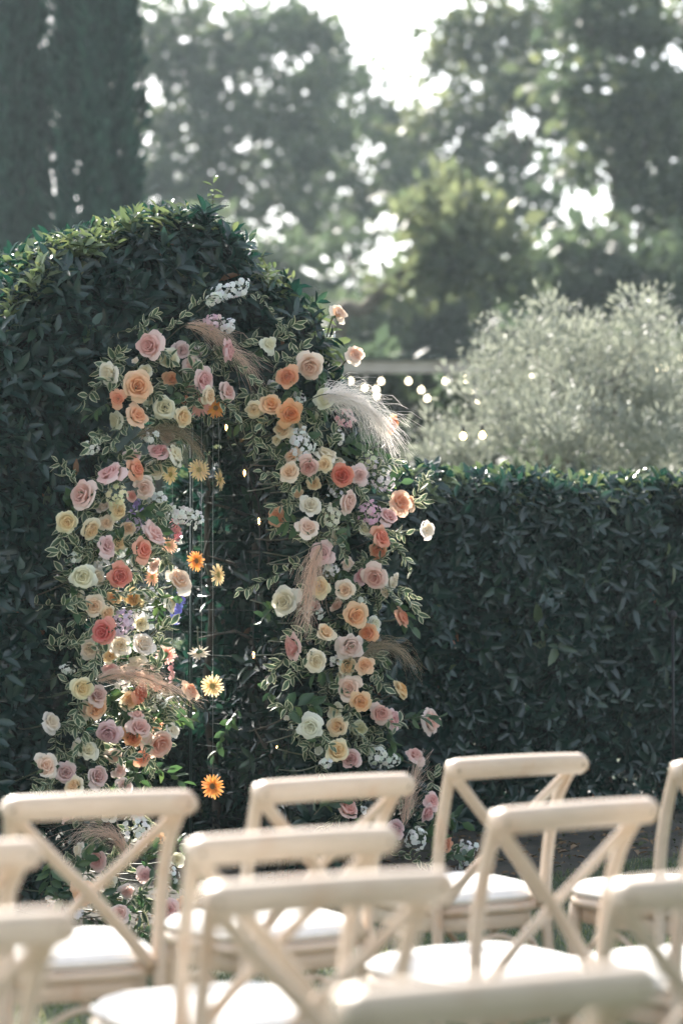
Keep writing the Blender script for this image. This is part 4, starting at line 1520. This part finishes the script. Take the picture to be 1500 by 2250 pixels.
GREENS = [([(250, 1520), (300, 1500), (350, 1530)], .02, .06, 7, 'sunlit green sprig behind the pinkish plume on the left'),
          ([(270, 1560), (330, 1545), (390, 1560)], .0, .06, 7, 'sunlit green sprig reaching into the archway below the pinkish plume'),
          ([(300, 1640), (360, 1590), (420, 1580)], -.02, .06, 8, 'sunlit green sprig rising into the archway beside the peach gerbera'),
          ([(260, 1590), (310, 1560), (340, 1540)], .06, .055, 7, 'sunlit green sprig above the large mauve rose'),
          ([(300, 1700), (350, 1690), (400, 1720)], .05, .06, 7, 'green sprig under the nodding pink rose in the archway'),
          ([(320, 1290), (350, 1330), (340, 1380)], -.02, .055, 7, 'green sprig hanging by the white star blossom'),
          ([(270, 1440), (310, 1460), (350, 1450)], .04, .05, 7, 'sunlit green sprig below the middle ivory roses'),
          ([(620, 1560), (660, 1550), (700, 1545)], .16, .085, 5, 'broad green leafy sprig above the lowest white rose'),
          ([(690, 1790), (720, 1760), (750, 1750)], .2, .085, 5, 'broad green leafy sprig left of the pink rose at the foot'),
          ([(900, 1860), (930, 1830), (960, 1840)], .2, .08, 5, 'broad green leafy sprig behind white stars at the right foot'),
          ([(520, 1560), (500, 1600), (470, 1660)], -.2, .05, 8, 'green sprig hanging along the wire grid above the orange gerbera'),
          ([(400, 1960), (415, 2010), (420, 2050)], .42, .07, 6, 'dark green sprig at the left foot beside the chair post'),
          ([(140, 1930), (170, 1900), (220, 1860)], .36, .06, 7, 'green sprig at the left foot below the copper plume'),
          ([(250, 1890), (290, 1870), (330, 1880)], .36, .06, 7, 'green sprig among the white stars at the left foot'),
          ([(210, 2020), (250, 2040), (300, 2050)], .5, .055, 6, 'lowest green sprig at the left foot'),
          ([(300, 1960), (330, 1990), (350, 2030)], .48, .06, 6, 'green sprig between the two blush roses at the left foot'),
          ([(120, 1960), (150, 1990), (190, 2020)], .42, .065, 7, 'dark green sprig at the outer edge of the left foot'),
          ([(330, 1900), (360, 1940), (400, 1950)], .4, .065, 7, 'green sprig beside the upright white stock at the left foot'),
          ([(190, 1920), (220, 1960), (250, 1980)], .46, .06, 7, 'green sprig above the apricot rose at the left foot'),
          ([(300, 2040), (350, 2060), (400, 2070)], .56, .06, 7, 'low green sprig right of the lowest blush rose at the left foot'),
          ([(130, 1880), (110, 1920), (120, 1970)], .36, .07, 7, 'broad dark sprig at the left foot behind the worn chair'),
          ([(380, 1840), (410, 1870), (430, 1910)], .3, .065, 7, 'green sprig at the left foot beside the white stars'),
          ([(240, 1760), (280, 1770), (320, 1760)], .26, .06, 7, 'green sprig under the lowest blush rose of the left column'),
          ([(860, 1870), (830, 1840), (800, 1810)], .24, .06, 6, 'green sprig left of the white stars at the right foot'),
          ([(960, 1890), (1000, 1880), (1040, 1885)], .16, .06, 6, 'green sprig between the white blossom heads at the right foot'),
          ([(790, 1000), (820, 985), (850, 1000)], .12, .06, 7, 'sunlit green sprig under the big white plume'),
          ([(780, 1060), (840, 1070), (880, 1060)], .1, .06, 7, 'sunlit green sprig at the right edge over the low hedge')]


def leaf_sprig(name, lab, grp, pts, L, pairs, me_list, stem_mat='stem', droop=.1, cat='sprig'):
    sp = smooth_path(pts, 6)
    k = len(sp)
    t = thing(name, lab, cat, (0, 0, 0), grp)
    mb = MB()
    mb.tube(sp, list(np.linspace(.0026, .0012, k)), 5)
    link('stem', mb.mesh('stem', stem_mat), t)
    for i in range(pairs * 2 + 1):
        q = (i + 1) / (pairs * 2 + 1.0)
        j = min(k - 1, int(q * (k - 1)))
        tg = unit(sp[min(j + 1, k - 1)] - sp[max(j - 1, 0)])
        side = unit(np.cross(tg, rng.normal(size=3) * 1.3 + unit(CW - sp[j]) * .8)) * (1 if i % 2 else -1)
        d = unit(tg * rng.uniform(.2, 1.3) + side * (.85 if i < pairs * 2 else .1) + rng.normal(size=3) * .25 - Z * droop)
        nn = unit(CW - sp[j]) * .5 + Z * .4 + rng.normal(size=3) * .7
        y = unit(np.cross(nn, d))
        z = np.cross(d, y)
        o = link('leaf', me_list[i % len(me_list)], t)
        pz = sp[j]
        o.matrix_basis = Matrix(((d[0], y[0], z[0], pz[0]), (d[1], y[1], z[1], pz[1]), (d[2], y[2], z[2], pz[2]), (0, 0, 0, 1))) @ Matrix.Scale(L * rng.uniform(.75, 1.15), 4)
    return t


def build_sprigs():
    v, e = [], []
    us = [0, .12, .35, .6, .82, 1.0]
    wd = [.02, .20, .36, .34, .19, .01]
    for x, w in zip(us, wd):
        for s_ in (-1, -.55, 0, .55, 1):
            v.append((x, s_ * w * .62, .10 * abs(s_) * w * 2 - .12 * x * x))
            e.append(1.0 if abs(s_) == 1 or x >= .99 else (.45 if abs(s_) > .1 else .0))
    f = [(i * 5 + j, i * 5 + j + 1, (i + 1) * 5 + j + 1, (i + 1) * 5 + j) for i in range(5) for j in range(4)]
    var = []
    for k in range(3):
        w = np.array(v) * np.array((1, (1, .85, 1.15)[k], (1, 1.6, .6)[k]))
        var.append(new_mesh('edged_leaf', w, f, 'variegated', attrs={'edge': e}))
    for path, o, L, pairs, lab in SPRIGS:
        pts = [on_face(x, y, o + .02 * i) for i, (x, y) in enumerate(path)]
        pts = [pts[0] - N * (o + .03)] + pts
        leaf_sprig('cream_edged_sprig', lab, 'cream-edged sprigs of the floral arch', pts, L, pairs, var)
    green = []
    for k, tnt in enumerate((.15, .35, .55, .75)):
        green.append(new_mesh('green_leaf', LEAF_V * np.array((1, .5 + .06 * (k % 3), 1)), LEAF_F, 'spray_leaf', attrs={'tint': [tnt] * 8}))
    for path, o, L, pairs, lab in GREENS:
        pts = [on_face(x, y, o + .01 * i) for i, (x, y) in enumerate(path)]
        leaf_sprig('green_sprig', lab, 'green sprigs of the floral arch', pts, L, pairs, green if L < .09 else green[1:])
    # green and cream-edged filler tucked between the blossoms: follows the column of roses
    base = [r for r in ROSE_POS]
    filler = {}
    for i, (px, py, o, rlab) in enumerate(base):
        nrep = 0 if (px, py) in ANCH else (1 if i % 5 == 0 else 2)
        for rep in range(nrep):
            a = rng.uniform(-.35, .35) + (i * 1.9 + rep * 2 * math.pi / nrep)
            x0, y0 = px + 14 * math.cos(a), py + 14 * math.sin(a)
            ln = rng.uniform(44, 80)
            a2 = a + rng.uniform(-.5, .5)
            oo = max(.05, o - .09)
            pts = [on_face(x0, y0, oo - .06), on_face(x0 + ln * .5 * math.cos(a2), y0 + ln * .5 * math.sin(a2), oo), on_face(x0 + ln * math.cos(a2), y0 + ln * math.sin(a2) + 6, oo + .02)]
            if min(p[2] - float(ground_z(p[0], p[1])) for p in pts) < .03:
                continue
            vg = (i + rep) % 5 < 4
            zn = zone(px, py)
            kind = 'cream-edged' if vg else 'plain green'
            sect = int(round((a % (2 * math.pi)) / (math.pi / 4))) % 8
            where = ['right of', 'lower right of', 'below', 'lower left of', 'left of', 'upper left of', 'above', 'upper right of'][sect]
            lab = f'{kind} sprig {where} {rlab}'.replace(' rose of the ', ' rose, ')
            leaf_sprig('filler_sprig', lab, f'{kind} filler sprigs', pts, rng.uniform(.042, .058) if vg else rng.uniform(.05, .075), 7 if vg else 5, var if vg else green)


THREADS = [(327, 1180, 1470), (363, 1130, 1500), (379, 1140, 1500), (443, 1090, 1430), (468, 1060, 1735), (338, 1000, 1290), (481, 900, 1062), (424, 1010, 1240)]


def build_threads():
    for i, (x, y0, y1) in enumerate(THREADS):
        o = -.01
        mb = MB()
        top = on_face(x, 905 if i != 6 else 880, o)
        mb.tube([top, on_face(x, y1, o)], .0006, 4)
        rk = 'leftmost hanging thread' if x == 327 else f'{ORD[sorted(t[0] for t in THREADS).index(x)]} hanging thread counted from the left'
        tag(link('hanging_thread', mb.mesh('thread', 'thread')), f'thin pale nylon string for gerberas in the archway, {rk}', 'thread', 'threads hanging in the archway')


def build_arch_lights():
    root = thing('string_lights', 'dark cable with small clear glowing bulbs hung inside the archway', 'string lights')
    pts = [(480, 890), (497, 925), (520, 990), (537, 1025), (556, 1090), (569, 1130), (570, 1250), (556, 1425), (580, 1500), (613, 1548), (640, 1600), (607, 1625)]
    P = [on_face(x, y, -.22) for x, y in pts]
    mb = MB()
    mb.tube(smooth_path([p + Z * .03 for p in P], 4), .0028, 5)
    link('cable', mb.mesh('cable', 'cable'), root)
    for (x, y) in ((497, 938), (537, 1038), (569, 1144), (557, 1438), (614, 1557), (607, 1638)):
        p = on_face(x, y, -.21)
        mb = MB()
        mb.lathe([(.006, .016), (.009, .010), (.0115, -.002), (.010, -.012), (.005, -.020), (.0005, -.023)], 10)
        b = link('bulb', mb.mesh('bulb', 'glass'), root, loc=tuple(p))
        mb = MB()
        mb.tube([(0, 0, .008), (.0012, 0, -.002), (0, 0, -.012)], [.0020, .0034, .0016], 6)
        link('filament', mb.mesh('filament', 'filament'), b)
        mb = MB()
        mb.lathe([(.0005, .034), (.008, .033), (.009, .015), (.0005, .014)], 10)
        link('socket', mb.mesh('socket', 'cable'), b)


# ------------------------------------------------------------------ chairs
def rounded_outline(w_r, w_f, y0, y1, n=40, p=4.0):
    out = []
    for i in range(n):
        a = 2 * math.pi * i / n
        c, s = math.cos(a), math.sin(a)
        x = math.copysign(abs(c) ** (2 / p), c)
        y = math.copysign(abs(s) ** (2 / p), s)
        yy = (y0 + y1) / 2 + y * (y1 - y0) / 2
        k = (yy - y0) / (y1 - y0)
        out.append((x * (w_r + (w_f - w_r) * k) / 2, yy))
    return out


def slab(out, z0, z1, bev=.006, crown=0.0):
    mb = MB()
    cx = 0
    cyy = sum(p[1] for p in out) / len(out)
    n = len(out)
    rings = [(1 - bev * 5, z0), (1, z0 + bev), (1, z1 - bev), (1 - bev * 5, z1)]
    if crown:
        rings += [(.85, z1 + crown * .55), (.55, z1 + crown * .9), (.2, z1 + crown)]
    v = []
    for s, z in rings:
        v += [(p[0] * s, cyy + (p[1] - cyy) * s, z) for p in out]
    f = [(i * n + j, i * n + (j + 1) % n, (i + 1) * n + (j + 1) % n, (i + 1) * n + j) for i in range(len(rings) - 1) for j in range(n)]
    f.append(tuple(range(n))[::-1])
    f.append(tuple((len(rings) - 1) * n + j for j in range(n)))
    mb.add(v, f)
    return mb


def strip(path, width, thick, wdir):
    """flat bent strip along a path; wdir: rough direction of its width"""
    path = smooth_path(path, 5)
    mb = MB()
    v, f = [], []
    k = len(path)
    for i in range(k):
        t = unit(path[min(i + 1, k - 1)] - path[max(i - 1, 0)])
        a = np.asarray(wdir, float) - t * np.dot(wdir, t)
        a = unit(a)
        b = np.cross(t, a)
        for (p, q) in ((-1, -.7), (-.85, -1), (.85, -1), (1, -.7), (1, .7), (.85, 1), (-.85, 1), (-1, .7)):
            v.append(path[i] + a * p * width / 2 + b * q * thick / 2)
    for i in range(k - 1):
        for j in range(8):
            f.append((i * 8 + j, i * 8 + (j + 1) % 8, (i + 1) * 8 + (j + 1) % 8, (i + 1) * 8 + j))
    f += [tuple(range(8))[::-1], tuple((k - 1) * 8 + j for j in range(8))]
    mb.add(v, f)
    return mb


def chair_proto():
    parts = []
    for s in (-1, 1):
        mb = MB()
        pth = smooth_path([(s * .195, -.245, 0), (s * .186, -.212, .25), (s * .178, -.196, .46), (s * .181, -.208, .62), (s * .186, -.244, .75), (s * .201, -.294, .840), (s * .205, -.303, .866)], 5)
        k = len(pth)
        mb.tube(pth, [.0145 + .0015 * math.sin(math.pi * i / k) - (.004 if i == k - 1 else 0) for i in range(k)], 10, flat=1.0)
        parts.append(('rear_leg', mb.mesh('rear_leg', 'paint')))
    for s in (-1, 1):
        mb = MB()
        mb.tube(smooth_path([(s * .185, .165, .44), (s * .192, .178, .22), (s * .200, .195, 0)], 4), list(np.linspace(.019, .014, 9)), 10)
        parts.append(('front_leg', mb.mesh('front_leg', 'paint')))
    # bowed top rail with round ends
    mb = MB()
    v, f = [], []
    xs = np.concatenate([-.226 + .03 * (1 - np.cos(np.linspace(0, math.pi / 2, 6))), np.linspace(-.185, .185, 11), .226 - .03 * (1 - np.cos(np.linspace(math.pi / 2, 0, 6)))])
    for x in xs:
        e = max(0.0, abs(x) - .198) / .028
        hh = .0265 * math.sqrt(max(.0, 1 - e * e)) + .0012
        yb = -.318 - .030 * (1 - (x / .226) ** 2)
        zc = .846 + .006 * (1 - (x / .226) ** 2)
        th = .0150
        sl = .14
        for (p, q) in ((-1, -.6), (-.8, -1), (.8, -1), (1, -.6), (1, .6), (.8, 1), (-.8, 1), (-1, .6)):
            v.append((x, yb + (q * th) * math.cos(.25) - p * hh * math.sin(.25), zc + p * hh * math.cos(.25) + q * th * math.sin(.25)))
    k = len(xs)
    for i in range(k - 1):
        for j in range(8):
            f.append((i * 8 + j, (i + 1) * 8 + j, (i + 1) * 8 + (j + 1) % 8, i * 8 + (j + 1) % 8))
    f += [tuple(range(8)), tuple((k - 1) * 8 + j for j in range(8))[::-1]]
    mb.add(v, f)
    parts.append(('top_rail', mb.mesh('top_rail', 'paint')))
    for s in (-1, 1):
        off = .008 * s
        mb = strip([(s * .190, -.292 + off, .822), (s * .10, -.268 + off, .735), (0, -.240 + off, .640), (-s * .09, -.214 + off, .545), (-s * .160, -.200 + off, .462)], .029, .012, (1, 0, .5 * s))
        parts.append(('cross_brace', mb.mesh('cross_brace', 'paint')))
    mb = slab(rounded_outline(.40, .46, -.215, .215), .437, .463)
    parts.append(('seat', mb.mesh('seat', 'paint')))
    mb = slab(rounded_outline(.355, .41, -.195, .190), .392, .4365, .003)
    parts.append(('seat_apron', mb.mesh('seat_apron', 'paint')))
    # bentwood hoops bracing the legs
    def hoop(a, b, zl, zt):
        a, b = np.array(a, float), np.array(b, float)
        pts = []
        for i in range(9):
            k = i / 8
            pts.append(a + (b - a) * k + Z * (zl + (zt - zl) * math.sin(math.pi * k) ** .6))
        return pts
    for nm, a, b in (('side_hoop', (-.19, -.21, 0), (-.195, .18, 0)), ('side_hoop', (.19, -.21, 0), (.195, .18, 0)), ('front_hoop', (-.195, .182, 0), (.195, .182, 0)), ('rear_hoop', (-.186, -.212, 0), (.186, -.212, 0))):
        mb = MB()
        mb.tube(smooth_path(hoop(a, b, .16, .378), 2), .0085, 8)
        parts.append((nm, mb.mesh(nm, 'paint')))
    for s in (-1, 1):
        mb = MB()
        mb.lathe([(.0002, .0035), (.0045, .0030), (.0055, 0)], 10)
        me = mb.mesh('screw', 'screw')
        parts.append(('screw', me, (s * .203, -.318 - .0062 - .0128, .845), (math.pi / 2, 0, 0)))
    return parts


CHAIRS = [  # rail left px, right px, rail top y, yaw deg, label
    (567, 920, 1706, 33, 'cream cross-back chair in the front row straight before the archway'),
    (980, 1308, 1660, 31, 'cream cross-back chair in the front row before the low hedge, right of flowers'),
    (1462, 1800, 1662, 31, 'cream cross-back chair in the front row cut off by the right picture edge'),
    (15, 440, 1742, 23, 'worn cream cross-back chair in front of the left flower column, its whole cross visible'),
    (1083, 1466, 1762, 35, 'cream cross-back chair in the second row overlapping the front-row chair by the hedge'),
    (1512, 1920, 1766, 33, 'chair at the right picture edge of which only the seat side shows'),
    (420, 890, 1824, 30, 'cream cross-back chair in the middle with its rail just below the archway chair'),
    (-410, 92, 1854, 29, 'chair cut off by the left picture edge beside the worn chair'),
    (448, 1022, 1922, 27, 'cream cross-back chair nearest behind the middle chair, long rail across the centre'),
    (1338, 1864, 1912, 30, 'blurred cream chair at the right with its rail end above a white seat'),
    (-470, 172, 2012, 27, 'strongly blurred chair at the lower left corner'),
    (742, 1490, 2138, 28, 'most blurred chair closest to the camera at the bottom right'),
]


CUSH = ['front-row chair before the archway', 'front-row chair right of the flowers', 'front-row chair cut off at the right edge', 'worn chair before the left flower column', 'second-row chair by the hedge',
        'chair whose back lies beyond the right edge', 'middle chair just behind the archway chair', 'chair at the left edge beside the worn chair', 'chair with the long rail across the centre', 'blurred chair near the right edge',
        'blurred chair at the lower left corner', 'most blurred chair at the bottom right']


def build_chairs():
    proto = chair_proto()
    cu = slab(rounded_outline(.385, .435, -.20, .212, 48, 4.5), .0, .034, .012, .014)
    cu_me = cu.mesh('cushion', 'cushion')
    mbp = MB()
    o2 = rounded_outline(.389, .439, -.202, .214, 48, 4.5)
    mbp.tube([(p[0], p[1], .017) for p in o2] + [(o2[0][0], o2[0][1], .017)], .004, 6, cap=False)
    pipe = mbp.mesh('piping', 'cushion')
    for ci, (x0, x1, yt, yaw, lab) in enumerate(CHAIRS):
        s = (yt - 1265) / (CAMH - .876)
        d = FPX / s
        mid = (x0 + x1) / 2
        a = R(yaw)
        rx, ry = (mid - 750) / FPX * d, d
        off = np.array((0, -.335))
        lx = rx - (math.cos(a) * off[0] - math.sin(a) * off[1])
        ly = ry - (math.sin(a) * off[0] + math.cos(a) * off[1])
        gz = float(ground_z(lx, ly))
        t = thing('cross_back_chair', lab, 'chair', (lx, ly, gz), 'cross-back chairs set out in rows')
        t.rotation_euler = (0, 0, a)
        for p in proto:
            o = link(p[0], p[1], t)
            if len(p) > 2:
                o.location = p[2]
                o.rotation_euler = p[3]
        c = thing('seat_cushion', 'white padded cushion on the ' + CUSH[ci], 'cushion', (lx, ly, gz + .4635), 'white seat cushions')
        c.rotation_euler = (0, 0, a + rng.normal() * .02)
        link('pad', cu_me, c)
        link('piping', pipe, c)


# ------------------------------------------------------------------ small things
def build_small():
    # slim dark garden stake by the low hedge
    p = on_face(1478, 1700, -.46)
    gx, gy = p[0], p[1]
    gz = float(ground_z(gx, gy))
    t = thing('garden_stake_light', 'slim dark metal stake light standing before the low hedge at the right', 'stake light', (gx, gy, gz))
    mb = MB()
    mb.tube([(0, 0, -.03), (0, 0, 1.02)], .0065, 8)
    link('rod', mb.mesh('rod', 'dark_metal'), t)
    mb = MB()
    mb.lathe([(.001, 1.06), (.012, 1.055), (.022, 1.035), (.020, 1.02), (.008, 1.012), (.007, .98)], 12)
    link('head', mb.mesh('head', 'dark_metal'), t)
    mb = MB()
    mb.tube([(0, 0, 1.0), (-.02, 0, 1.03), (-.035, 0, 1.075)], [.005, .004, .003], 6)
    link('hook', mb.mesh('hook', 'dark_metal'), t)
    # fallen leaves on the soil
    v = LEAF_V * np.array((1, .62, 1.8))
    me = new_mesh('dry_leaf', v, LEAF_F, 'dry_leaf')
    spots = [(1268, 1858), (1332, 1840), (1318, 1852), (1265, 1884), (1250, 1872), (1160, 1880), (1390, 1868), (1295, 1895), (1350, 1882), (1215, 1858)]
    lab = ['pale fallen leaf lying left of the brown curled ones on the soil', 'brown curled fallen leaf nearest the hedge foot', 'tan fallen leaf touching the brown curled one', 'pale fallen leaf lower on the soil between chair posts',
           'small fallen leaf beside the lower pale one', 'fallen leaf on the dark soil left of the others', 'fallen leaf on the soil rightmost of the group', 'lowest fallen leaf seen between the chair posts',
           'fallen leaf on the soil below the rightmost one', 'fallen leaf close to the chair post near the hedge foot']
    for i, (x, y) in enumerate(spots):
        r = ray(x, y)
        dd = 11.0
        for _ in range(12):
            q = CW + r * (dd / r[1])
            dd = r[1] * (float(ground_z(q[0], q[1])) + .03 - CAMH) / r[2]
        q = CW + r * (dd / r[1])
        o = link('fallen_leaf', me, loc=tuple(q), rot=(rng.normal() * .25, rng.normal() * .25, rng.uniform(0, 6.28)), scale=rng.uniform(.045, .07))
        tag(o, lab[i], 'leaf', 'fallen leaves on the soil')


def build_haze():
    mb = MB()
    mb.box((-420, -40, -2.0), (420, 420, 48))
    m, nt, out = mat('haze')
    vol = node(nt, 'ShaderNodeVolumePrincipled', Density=HAZE)
    vol.inputs['Color'].default_value = (.76, .93, 1.0, 1)
    vol.inputs['Anisotropy'].default_value = .3
    nt.links.new(vol.outputs[0], out.inputs['Volume'])
    tag(link('haze', mb.mesh('haze', m, False)), 'thin bright haze in the air', 'haze', kind='stuff')


HAZE = .0007
build_roses()
build_gerberas()
build_clusters()
build_plumes()
build_sprigs()
build_threads()
build_arch_lights()
build_chairs()
build_small()
build_haze()
